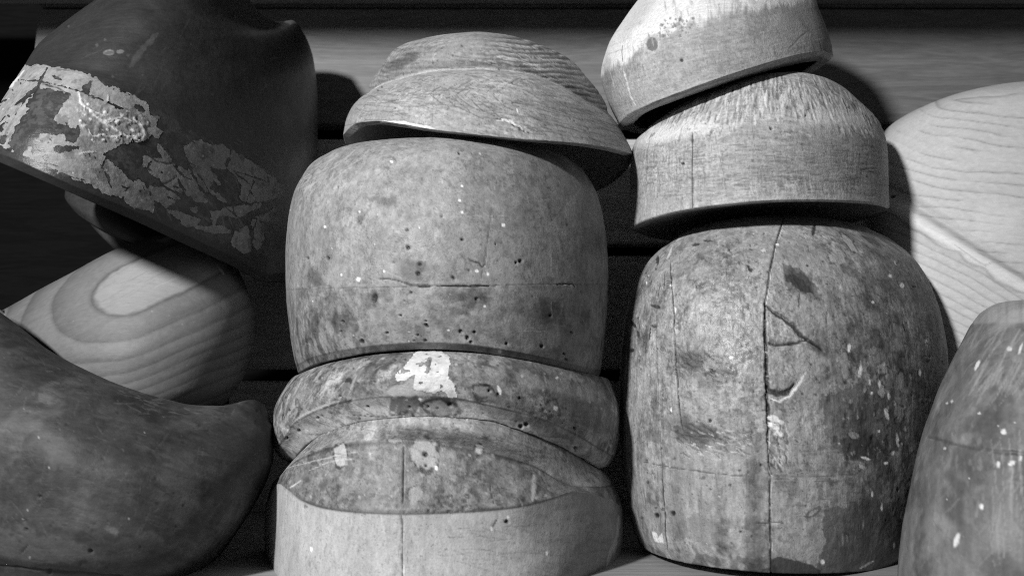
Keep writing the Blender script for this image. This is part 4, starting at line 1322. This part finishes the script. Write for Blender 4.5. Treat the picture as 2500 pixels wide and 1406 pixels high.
# ------------------------------------------------------------------ uppermost block (right stack)
b = f1
b.alb[:] = 0.40
b.mottle(0.08, 60, 22, 0.10)
b.rgh[:] = 0.6
b.alb *= 1 + 0.13 * fbm(np.stack([(b.x - b.y * .3) * 0.012, (b.y + b.x * .3) * 0.25, b.x * 0], -1), 1, 3, 140)
yb = np.interp(b.x, [1460, 1500, 1540, 1570, 1620, 1660, 1720, 1780, 1860, 1960, 2040], [190, 160, 145, 110, 90, 62, 55, 30, 22, 8, -5])
rag = 16 * fbm(np.stack([b.x * 0.10, b.y * 0.012, b.x * 0], -1), 1, 4, 141) + 8 * fbm(np.stack([b.x * 0.4, b.y * 0.02, b.x * 0], -1), 1, 2, 142)
grunge(b, 329, 0.86, 1.12, (90, 500, 500), 0.1)
top = (1 - sstep(-10, 10, b.y + rag - yb)) * b.front
b.tone(top, 0.76, 0.9)
b.alb *= 1 - 0.18 * (1 - top) * sstep(-0.1, 0.3, b.fb(50, 3, 143))
b.mul(b.blob(1560, 40, 16, 70, 40, 0.3, soft=0.6), 0.8)
m = b.blob(1592, 108, 12, 16, 0, 0.1, soft=0.15)
b.tone(b.blob(1592, 108, 20, 24, 0, 0.25, soft=0.3), 0.52, 0.6)
b.tone(b.blob(1592, 108, 14, 18, 0, 0.08, soft=0.1), 0.07, 0.8)
b.tone(m, 0.16, 0.95)
b.dent(m, 0.4)
b.scratch([(1582, 82), (1585, 92)], 3, 0.25, 0.8)
b.specks((1610, 40, 1700, 90), 44, (1.4, 4.5), 0.14, 144, 0.7, 0.2)
b.crack([(1519, 108), (1520, 140), (1521, 150)], 1.5, 0.12, 0.2)
b.scratch([(1521, 165), (1530, 200), (1540, 235), (1552, 258)], 2.2, 0.8, 0.8)
b.scratch([(1482, 160), (1496, 200), (1500, 215)], 1.8, 0.7, 0.6)
b.scratches((1500, 60, 2010, 250), 260, (8, 30), 82, 10, (0.9, 1.8), 0.55, 145, 0.4)
b.scratches((1500, 100, 2010, 250), 160, (8, 30), 82, 10, (0.9, 1.8), 0.16, 146, 0.45, 0.1)
b.scratches((1500, 60, 2020, 260), 170, (20, 90), -17, 6, (0.9, 1.8), 0.20, 147, 0.35, 0.06)
b.scratches((1620, 0, 1990, 60), 60, (14, 50), 85, 8, (1.5, 4), 0.30, 148, 0.5)
b.crack([(1925, 122), (1950, 95), (1975, 75)], 1.4, 0.16, 0.2, 1, amt=0.6)
b.hole(1664, 148, 3.5)
b.tone(np.exp(-np.abs((b.K - 7.0) / 0.12) ** 2) * b.front, 0.5, 0.5)
b.crack([(1575, 262), (1640, 236), (1700, 215), (1800, 186)], 1.6, 0.1, 0.2, 2.5, amt=0.5)
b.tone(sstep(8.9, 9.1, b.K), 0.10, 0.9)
b.mul(b.blob(1485, 175, 12, 30, -10, 0.4, soft=0.4), 0.7)

# ------------------------------------------------------------------ dark tilted block with paper label
b = ba
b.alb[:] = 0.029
b.mottle(0.18, 40, 23, 0.10)
b.rgh[:] = 0.40 + 0.08 * b.fb(60, 3, 150)
b.tone(b.blob(480, 200, 130, 200, 30, 0.3, soft=0.8), 0.06, 0.5)  # broad sheen painted into the dark wood as a paler patch
b.scratch([(385, 85), (350, 120), (315, 160)], 9, 0.09, 0.5, 4)
spot(b, 266, 129, 14, 0.17, 7, -5)
spot(b, 293, 127, 9, 0.14, 5, 0)
m = b.blob(266, 129, 10, 4, -5)
b.tone(m, 0.05, 0.6)
b.specks((120, 60, 740, 420), 40, (1.5, 4), 0.10, 151, 0.5)
b.scratches((150, 60, 700, 400), 30, (20, 70), -50, 30, (1, 3), 0.075, 152, 0.4)
b.tone(b.blob(715, 52, 24, 8, 10, 0.3, soft=0.4), 0.16, 0.6)
band_ = b.poly([(-40, 240), (57, 164), (215, 183), (365, 258), (520, 345), (600, 380), (700, 465), (690, 640), (560, 610), (372, 520), (200, 445), (-40, 335)], 6, 0.04, 6)
b.tone(band_ * sstep(-0.05, 0.15, b.fb((150, 150, 150), 5, 159, 0.7)), 0.075, 0.7)
b.scratches((380, 340, 690, 620), 60, (14, 60), 50, 25, (1, 2.4), 0.16, 168, 0.6)
rimm = sstep(11.0, 11.05, b.K)
b.tone(rimm, 0.022, 0.9)
ZA = lambda L: [(x / 4.393, 100 + y / 4.393) for x, y in L]
ZB = lambda L: [(350 + x / 3.348, 300 + y / 3.348) for x, y in L]
lab = b.poly([(-40, 260), (0, 225), (25, 195), (57, 164), (90, 161), (118, 165), (165, 172), (215, 183), (250, 205), (290, 222), (330, 240), (364, 258),
              (366, 278), (384, 292), (374, 325), (352, 345), (322, 350), (285, 360), (250, 372), (290, 388), (330, 420), (352, 455), (372, 482), (372, 520), (330, 505), (282, 482), (200, 445), (100, 398), (30, 368), (-40, 335)], 4, 0.08, 5, 7, g=1)
cut = [ZA([(360, 560), (420, 510), (530, 515), (760, 570), (750, 620), (680, 690), (640, 760), (600, 800), (570, 850), (610, 880), (740, 900), (750, 935),
           (860, 935), (880, 980), (850, 1040), (800, 1110), (700, 1070), (700, 1010), (540, 1010), (420, 1020), (390, 1070), (350, 1090), (300, 1170), (230, 1230), (130, 1180),
           (90, 1100), (150, 1000), (190, 900), (240, 820), (320, 730), (270, 700), (300, 640), (350, 600)]),
       ZA([(560, 1150), (700, 1120), (870, 1130), (850, 1170), (700, 1200), (600, 1200)]),
       ZA([(1060, 1180), (1150, 1200), (1300, 1110), (1500, 1110), (1700, 1300), (1750, 1500), (1400, 1500), (1230, 1330)]),
       ZA([(1170, 660), (1250, 680), (1320, 750), (1240, 730)]), ZA([(880, 480), (980, 430), (950, 570), (880, 540)]),
       ZA([(350, 1080), (440, 1080), (480, 1200), (540, 1260), (500, 1300), (400, 1230), (330, 1180)]),
       ZA([(0, 900), (60, 880), (40, 950), (0, 1000)]), ZA([(0, 1020), (60, 1010), (70, 1080), (20, 1110), (0, 1100)]), ZA([(80, 800), (120, 810), (100, 840)]),
       ZA([(1430, 680), (1500, 680), (1570, 760), (1520, 780), (1440, 720)])]
for i, c in enumerate(cut):
    lab = lab * (1 - b.poly(c, 3, 0.1, 4, 8 + i))
for L, w_ in [([(117, 166), (105, 190), (93, 212), (60, 240), (35, 258)], 5), ([(48, 195), (90, 197), (130, 206), (170, 215), (205, 228), (262, 250), (300, 270)], 2.6),
              ([(0, 252), (20, 243)], 3), ([(275, 465), (262, 430), (245, 400)], 3), ([(128, 185), (150, 195)], 5), ([(0, 300), (14, 285)], 3)]:
    lab = lab * (1 - b.line(L, w_, 2.0, 0.06))
rnd = random.Random(5)
for _ in range(60):
    x = rnd.uniform(0, 350)
    y = rnd.uniform(170, 300) + x * 0.5
    lab = lab * (1 - b.blob(x, y, rnd.uniform(1.5, 4.5), rnd.uniform(1.2, 2.6), 25, 0.4) * 0.95)
for i, L in enumerate([[(120, 175), (180, 220), (215, 300), (180, 330), (140, 240)],
                       [(0, 280), (100, 300), (230, 335), (290, 420), (360, 590), (180, 510), (60, 400), (0, 340)],
                       [(260, 360), (380, 400), (400, 480), (520, 640), (430, 630), (370, 570)],
                       [(350, 200), (420, 150), (480, 160), (560, 200), (640, 180), (690, 230), (650, 370), (520, 340), (620, 500), (560, 470), (530, 540), (680, 650), (600, 600), (480, 520), (380, 440)],
                       [(730, 240), (880, 320), (1020, 430), (1150, 540), (1100, 610), (850, 650), (800, 620), (820, 500), (700, 370)],
                       [(50, 530), (160, 540), (290, 620), (210, 660), (190, 700), (100, 620)],
                       [(200, 715), (330, 740), (450, 800), (420, 835), (340, 830)],
                       [(560, 740), (700, 695), (960, 670), (850, 730), (760, 770), (620, 740), (570, 830)],
                       [(750, 900), (850, 840), (870, 1050), (820, 1060), (720, 980)],
                       [(900, 800), (1080, 700), (1060, 760), (990, 800), (970, 950), (930, 1030), (905, 980)],
                       [(450, 860), (660, 855), (700, 890), (520, 890)], [(400, 700), (430, 690), (440, 715), (420, 730)],
                       [(0, 20), (60, 30), (150, 80), (120, 110), (40, 80), (0, 60)], [(0, 500), (40, 600), (40, 660), (0, 640)]]):
    lab = np.maximum(lab, b.poly(ZB(L), 2.5, 0.1, 5, 30 + i, g=3))
for L, w_ in [([(420, 402), (450, 432), (470, 440)], 3), ([(455, 350), (470, 345), (478, 352)], 2), ([(580, 420), (630, 436), (652, 444)], 2), ([(652, 430), (656, 448)], 3.5),
              ([(552, 420), (590, 455)], 4), ([(565, 415), (610, 450)], 2)]:
    lab = lab * (1 - b.line(ZB([((x - 350) * 3.348, (y - 300) * 3.348) for x, y in L]), w_, 1.5, 0.06))
for _ in range(34):
    x = rnd.uniform(300, 690)
    y = 300 + (x - 300) * 0.52 + rnd.uniform(0, 130)
    a = math.radians(rnd.choice([55, 60, 65, 30, 20, 110]) + rnd.uniform(-10, 10))
    l = rnd.uniform(14, 46)
    lab = lab * (1 - 0.95 * b.line([(x - math.cos(a) * l, y - math.sin(a) * l), (x, y + rnd.uniform(-3, 3)), (x + math.cos(a) * l, y + math.sin(a) * l)], rnd.uniform(1.4, 3.6), 2, 0.06))
for _ in range(12):
    x = rnd.uniform(0, 330)
    y = 200 + x * 0.5 + rnd.uniform(0, 150)
    a = math.radians(rnd.choice([120, 125, 25]) + rnd.uniform(-10, 10))
    l = rnd.uniform(10, 40)
    lab = lab * (1 - 0.95 * b.line([(x - math.cos(a) * l, y - math.sin(a) * l), (x, y), (x + math.cos(a) * l, y + math.sin(a) * l)], rnd.uniform(1.4, 2.6), 2, 0.06))
b.mul(sstep(0.12, 0.3, lab) * (1 - sstep(0.5, 0.6, lab)), 0.5)
b.alb *= 1 + 0.25 * b.fb((30, 200, 60), 4, 169)
ba_body = (b.alb.copy(), b.rgh.copy(), b.disp.copy())
rf = fbm(np.stack([b.x * 0.09, b.y * 0.11, b.x * 0], -1), 1, 4, 157, 0.65)
lab = lab + 0.85 * rf * (lab > 0.02) + 0.10
lab = lab * (1 - rimm)
b.alb[:] = 0.25
b.mottle(0.22, 90, 24, 0.2)
b.mul(sstep(0.1, 0.35, b.fb(150, 4, 158, 0.65)), 0.6)
b.mul(sstep(250, 700, b.x), 0.8)  # light falling off to the right put into the label's colour
for L in ([(382, 450), (405, 448), (420, 438), (430, 428)], [(350, 370), (385, 395), (410, 400), (430, 392), (455, 395), (478, 405)], [(100, 205), (140, 215), (175, 235)]):
    b.crack(L, 2.6, 0.03, 0.1, 1.5)
# crumpled clear film over the paper
cz = b.poly([(188, 222), (240, 240), (300, 262), (345, 275), (362, 300), (352, 335), (325, 350), (230, 345), (200, 310), (190, 265)], 4, 0.05)
b.rgh[:] = 0.55
b.rgh = b.rgh * (1 - cz) + 0.28 * cz
fold = b.fb(150, 4, 153, 0.6)
b.disp += cz * (0.0006 * np.abs(fold) * 2 + 0.0003 * b.fb(420, 2, 154))
for L, w_ in [([(190, 225), (205, 262), (203, 275)], 2.5), ([(205, 262), (235, 285), (262, 305), (300, 330), (340, 345)], 4), ([(325, 288), (345, 305), (354, 325), (345, 345), (330, 350)], 4.5),
              ([(262, 300), (300, 285), (330, 300)], 1.8), ([(215, 315), (225, 332), (300, 335), (340, 332)], 3), ([(230, 275), (260, 285)], 2.4), ([(60, 172), (40, 200), (10, 230)], 3),
              ([(195, 380), (215, 372), (235, 372)], 2.2), ([(262, 230), (266, 250)], 2)]:
    m = b.line(L, w_, 3, 0.06)
    b.tone(m, 0.65, 0.75)  # fold highlights of the film painted as pale strokes
    b.disp += m * 0.0004
b.specks((195, 250, 350, 345), 34, (1.5, 4), 0.75, 155, 0.85, -0.2, 1.6, 10)
b.specks((0, 180, 600, 520), 60, (1.2, 2.6), 0.6, 156, 0.6)
ba_lab = lab > 0.5

# ------------------------------------------------------------------ shaded block behind it
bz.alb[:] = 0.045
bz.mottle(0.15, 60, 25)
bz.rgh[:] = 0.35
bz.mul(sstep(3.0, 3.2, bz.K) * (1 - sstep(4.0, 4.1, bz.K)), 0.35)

# ------------------------------------------------------------------ pale ringed pine block (left)
b = bb
b.alb[:] = 0.175
b.mottle(0.06, 40, 26, 0.07)
b.rgh[:] = 0.5
G = fbm(b.P, (9, 9, 9), 3, 160) * 1.1 + fbm(b.P, (40, 40, 40), 2, 161) * 0.14
th = math.radians(-24)
u = (b.x - 330) * math.cos(th) + (b.y - 700) * math.sin(th)
v = -(b.x - 330) * math.sin(th) + (b.y - 700) * math.cos(th)
uu = np.where(u > 0, u * 0.02, -u * 0.75)
field = np.sqrt((uu / 85) ** 2 + (v / 62) ** 2 + 0.05) + G * 0.30
dist = np.interp(field, [0, 1.0, 1.9, 2.6, 3.1, 3.5, 3.9, 4.3, 4.7, 5.2, 6], [0, 1, 2, 3, 4, 5, 6, 7, 8, 9, 11])
grow(b, dist + 0.02 + 0.05 * b.fb((30, 30, 200), 3, 158), 0.36 * b.front, 2.6, 0.10)
b.alb *= 1 + 0.10 * fbm(np.stack([u * 0.012, v * 0.16, u * 0], -1), 1, 4, 166)
b.tone((1 - sstep(0.82, 0.97, field + 0.05 * b.fb(200, 2, 159))) * b.front, 0.36, 0.6)
b.mul(sstep(0.0, 260, b.y - 620 - (b.x - 150) * 0.1) * b.front, 0.85)  # falloff of light down the block put into the colour
b.scratches((100, 620, 600, 940), 90, (40, 140), -28, 8, (1, 3), 0.17, 162, 0.3)
b.tone(b.poly([(380, 590), (400, 580), (428, 572), (420, 582), (405, 592)], 2, 0.08), 0.5, 0.7)
b.scratch([(528, 645), (540, 660), (545, 670)], 3.5, 0.5, 0.8)
spot(b, 575, 656, 6, 0.45, 5)
b.scratch([(380, 700), (500, 650)], 2, 0.4, 0.4)
b.specks((100, 600, 600, 950), 12, (1.2, 2.2), 0.3, 163, 0.5)

# ------------------------------------------------------------------ dark saddle-backed block (lower left)
b = bc
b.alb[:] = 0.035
b.mottle(0.40, 40, 27, 0.2)
b.rgh[:] = 0.66 + 0.1 * b.fb(60, 3, 170)
b.tone(sstep(0.05, 0.4, b.fb(38, 5, 171, 0.6)), 0.085, 0.6)
grunge(b, 349, 0.75, 1.25, (120, 120, 120), 0.1)
b.mul(sstep(0.1, 0.4, b.fb(60, 4, 172, 0.6)), 0.65)
b.tone(b.poly([(-40, 1290), (60, 1285), (130, 1310), (200, 1330), (400, 1300), (440, 1340), (300, 1372), (120, 1368), (-40, 1360)], 14, 0.03, 6), 0.10, 0.5)
for (x, y, r, ry, t) in [(150, 1105, 40, 36, .07), (275, 1295, 16, 8, .14), (430, 1160, 40, 60, .075), (250, 1330, 50, 22, .035), (110, 970, 22, 12, .1), (450, 1240, 24, 40, .09)]:
    b.tone(b.blob(x, y, r, ry, 20, 0.4, soft=0.4), t, 0.6)
b.scratches((300, 930, 520, 1010), 40, (12, 50), 12, 18, (1, 3), 0.15, 173, 0.5)
b.scratches((0, 900, 600, 1380), 70, (20, 90), -55, 25, (1, 2.6), 0.09, 174, 0.4)
b.scratches((100, 860, 420, 1000), 30, (6, 20), 30, 30, (1, 3), 0.18, 175, 0.4)
b.alb *= 1 + 0.3 * fbm(np.stack([(b.x + b.y * .5) * 0.012, (b.y - b.x * .35) * 0.10, b.x * 0], -1), 1, 4, 178)
b.scratches((0, 860, 640, 1390), 130, (10, 60), 20, 14, (0.9, 1.8), 0.018, 179, 0.5, 0.1)
b.scratches((0, 860, 640, 1390), 70, (8, 40), 20, 60, (0.9, 1.6), 0.11, 199, 0.4, 0.06)
b.crack([(96, 1068), (80, 1100), (54, 1140)], 1.6, 0.015, 0.3)
b.crack([(-40, 1376), (30, 1383), (90, 1389), (180, 1397), (300, 1404)], 4, 0.012, 0.8, 2)
b.crack([(50, 1350), (68, 1330)], 3, 0.012, 0.5)
for x, y, r in [(95, 1067, 4), (66, 1244, 3), (57, 1267, 3), (73, 1360, 5), (400, 1017, 2.5), (352, 1056, 2.5), (60, 998, 2.5), (315, 1266, 3), (120, 1141, 3)]:
    spot(b, x, y, r * 0.7, 0.26)
for x, y, r in [(64, 1293, 5), (60, 1271, 4), (98, 1212, 4), (222, 1345, 5), (120, 1396, 5)]:
    b.hole(x, y, r)
b.specks((0, 850, 640, 1400), 90, (1.0, 2.6), 0.10, 176, 0.5)
b.specks((0, 850, 640, 1400), 110, (1.5, 5), 0.02, 177, 0.6, 0.2)

# ------------------------------------------------------------------ large pale pine block (far right)
b = bd
b.alb[:] = 0.57
b.mottle(0.04, 40, 28, 0.05)
b.rgh[:] = 0.55
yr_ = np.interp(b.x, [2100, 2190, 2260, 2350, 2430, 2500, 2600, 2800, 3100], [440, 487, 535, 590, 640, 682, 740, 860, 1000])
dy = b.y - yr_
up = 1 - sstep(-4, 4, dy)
wv = fbm(np.stack([b.x * 0.006, b.y * 0.012, b.x * 0], -1), 1, 3, 180)
wv2 = fbm(np.stack([b.x * 0.03, b.y * 0.05, b.x * 0], -1), 1, 2, 181)
uu = b.x - 2560
loop = (b.y - 205 - 0.00030 * uu ** 2) / 26.0 + 0.0
loop = np.hypot((b.y - 245) / 30.0, np.clip(2320 - b.x, 0, None) / 62.0) * np.sign(b.y - 200) + (b.x - 2320) * -0.0035 + wv * 0.45 + wv2 * 0.03
grow(b, loop * 1.25, 0.42 * up * b.front * sstep(-0.25, 0.2, fbm(np.stack([b.x * .01, b.y * .05, b.x * 0], -1), 1, 3, 185) + 0.1), 10, 0.06)
low_ = (b.y - 0.42 * (b.x - 2200) - 0.0004 * (b.x - 2200) ** 2) / 24.0 + wv * 0.4 + wv2 * 0.03
grow(b, low_, 0.34 * (1 - up) * b.front, 8, 0.05)
b.disp -= 0.0035 * np.exp(-((dy + 20) / 16) ** 2) * b.front
b.disp += 0.0030 * np.exp(-((dy - 24) / 24) ** 2) * b.front
b.tone(np.exp(-((dy - 20 + 6 * wv2) / 18) ** 4) * b.front, 0.85, 0.7)  # lit upper face of the ridge put into the colour
b.mul(np.exp(-((dy + 14 + 4 * wv2) / 13) ** 2) * b.front * sstep(2180, 2300, b.x), 0.8)  # shade of the groove above the ridge painted dark
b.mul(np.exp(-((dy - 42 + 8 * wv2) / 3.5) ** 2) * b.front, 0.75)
b.scratch([(2330, 600), (2370, 630), (2400, 648), (2440, 642)], 2.2, 0.4, 0.6, 3)
b.hole(2179, 480, 5)
b.tone(b.blob(2420, 540, 60, 40, 0, 0.3, soft=0.6), 0.70, 0.5)

# ------------------------------------------------------------------ glossy mottled block (lower right)
b = be
b.alb[:] = 0.18
b.mottle(0.30, 50, 29, 0.10)
b.rgh[:] = 0.55 + 0.1 * b.fb(60, 3, 190)
b.alb *= 1 + 0.35 * b.fb((60, 60, 22), 4, 191, 0.6)
grunge(b, 345, 0.8, 1.25, (70, 70, 40), 0.1)
b.mul(sstep(0.05, 0.4, b.fb(48, 4, 192, 0.6)), 0.6)
b.tone((1 - sstep(2.8, 3.05, b.K)), 0.36, 0.75)
b.disp += 0.0005 * b.fb(40, 2, 193)
b.alb *= 1 + 0.25 * fbm(np.stack([(b.x) * 0.12, b.y * 0.012, b.x * 0], -1), 1, 4, 205)
b.scratches((2200, 800, 2500, 1400), 90, (10, 50), 80, 30, (0.9, 1.8), 0.07, 206, 0.45, 0.1)
b.crack([(2262, 1066), (2310, 1078), (2380, 1095), (2440, 1104), (2520, 1106)], 5, 0.06, 0.5, 3, amt=0.6)
for x, y, rx, ry, a in [(2464, 850, 6, 5, 0), (2450, 1053, 6, 7, 0), (2437, 1133, 5, 8, 0), (2470, 1130, 9, 5, -30), (2490, 1118, 5, 7, 0), (2396, 1236, 5, 7, 0), (2335, 1318, 6, 16, 15), (2492, 850, 3, 14, 20),
                        (2386, 890, 4, 14, 25)]:
    spot(b, x, y, rx, 0.75, ry, a)  # specular glints painted as white spots
b.specks((2240, 820, 2500, 1380), 50, (3, 12), 0.26, 197, 0.35, 0, 0.5)
b.specks((2300, 820, 2500, 1380), 9, (1.6, 3.4), 0.7, 198, 0.8)
b.scratches((2360, 820, 2500, 960), 34, (30, 110), -55, 12, (1.5, 4), 0.36, 194, 0.5)
b.scratches((2420, 1120, 2500, 1330), 20, (50, 150), 88, 5, (1.5, 4), 0.30, 195, 0.5)
b.scratches((2230, 1000, 2500, 1400), 26, (20, 60), -60, 25, (1.5, 4), 0.28, 196, 0.4)

# ================================================================== linking: one thing per block, parts below
def cells(b):
    """px, py at the centre of each face of the grid (same layout as Blk.build)"""
    def av(a):
        r = np.roll(a, -1, 1)
        return (a[:-1] + a[1:] + r[:-1] + r[1:]) / 4
    return av(b.x), av(b.y)


b = b6
cx, cy = cells(b)
seam = 700 - (cx - 1020) * 0.016
t = root('hat_block', b)
tag(t, 'large worn grey block with pin holes and thin horizontal crack in the central stack', 'hat block', 'old wooden hat blocks')
tag(b.build('upper_section', M_old, t, fmask=cy < seam))
tag(b.build('lower_section', M_old, t, fmask=cy >= seam), 'lower glued section with dark stains and many pin holes')

b = b7
t = b.build('hat_block', M_old)
tag(t, 'rounded rim block with a torn white paper scrap, under the big pale block', 'hat block', 'old wooden hat blocks')
bk_ = b.alb, b.rgh, b.disp.copy()
b.alb = np.full(b.x.shape, 0.62)
b.alb *= 1 + 0.16 * b.fb(300, 3, 200)
b.mul(sstep(0.15, 0.3, b.fb(160, 4, 204, 0.6)), 0.82)
b.rgh = np.full(b.x.shape, 0.5)
b.disp = bk_[2] * 0.5 + 0.00035 * b.fb((260, 260, 420), 4, 201, 0.6)
sx, sy = cells(b)
stf = (stick[:-1] + stick[1:] + np.roll(stick, -1, 1)[:-1] + np.roll(stick, -1, 1)[1:]) / 4 > 0.5
s_ = b.build('paper_sticker', M_paper, t, fmask=stf, lift=0.00012)
tag(s_, 'torn white paper scrap')

b = b8
cx, cy = cells(b)
t = root('hat_block', b)
tag(t, 'bottom block of the central stack, dark curved saw cut above pale scratched wood', 'hat block', 'old wooden hat blocks')
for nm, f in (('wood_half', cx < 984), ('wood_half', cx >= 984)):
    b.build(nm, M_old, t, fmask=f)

b = b5
t = root('hat_block', b)
tag(t, 'crown and flaring brim block tilted on top of the central stack', 'hat block', 'old wooden hat blocks')
kc = (b.K[:-1] + b.K[1:]) / 2
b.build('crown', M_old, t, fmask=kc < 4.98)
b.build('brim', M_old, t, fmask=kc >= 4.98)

b = hd
cx, cy = cells(b)
t = root('hat_block', b)
tag(t, 'tall cracked head-shaped block with knots and glued seams, bottom of the right stack', 'hat block', 'old wooden hat blocks')
sA = np.interp(cy, [p[1] for p in SEAM_A], [p[0] for p in SEAM_A])
sB = np.interp(cy, [p[1] for p in SEAM_B], [p[0] for p in SEAM_B])
sC = np.interp(cy, [p[1] for p in SEAM_C], [p[0] for p in SEAM_C])
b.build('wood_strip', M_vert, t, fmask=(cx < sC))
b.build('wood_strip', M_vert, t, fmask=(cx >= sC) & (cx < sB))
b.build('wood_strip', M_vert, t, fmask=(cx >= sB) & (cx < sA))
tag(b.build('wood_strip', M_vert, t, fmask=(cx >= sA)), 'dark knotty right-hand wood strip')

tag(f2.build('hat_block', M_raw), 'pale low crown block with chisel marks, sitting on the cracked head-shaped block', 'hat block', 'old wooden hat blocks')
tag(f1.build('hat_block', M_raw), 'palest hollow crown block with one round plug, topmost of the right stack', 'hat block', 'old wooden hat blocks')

b = ba
keep = b.alb.copy(), b.rgh.copy(), b.disp.copy()
b.alb, b.rgh, b.disp = ba_body
t = b.build('hat_block', M_dark)
tag(t, 'dark tilted crown block with torn paper label round its lower edge, upper left', 'hat block', 'old wooden hat blocks')
b.alb, b.rgh, b.disp = keep
lf = (lab[:-1] + lab[1:] + np.roll(lab, -1, 1)[:-1] + np.roll(lab, -1, 1)[1:]) / 4 > 0.5
s_ = b.build('paper_label', M_paper, t, fmask=lf, lift=0.00012)
tag(s_, 'torn grey paper label with crumpled clear film')

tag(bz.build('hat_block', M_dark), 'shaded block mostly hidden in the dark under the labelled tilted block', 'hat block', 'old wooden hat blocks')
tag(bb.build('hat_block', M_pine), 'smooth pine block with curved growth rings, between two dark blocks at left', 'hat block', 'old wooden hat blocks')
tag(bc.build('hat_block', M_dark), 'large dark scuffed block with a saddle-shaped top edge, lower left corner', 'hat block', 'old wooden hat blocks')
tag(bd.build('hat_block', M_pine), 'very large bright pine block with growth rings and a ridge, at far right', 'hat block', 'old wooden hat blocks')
tag(be.build('hat_block', M_gloss), 'glossy mottled dark block with painted white glints, lower right corner', 'hat block', 'old wooden hat blocks')
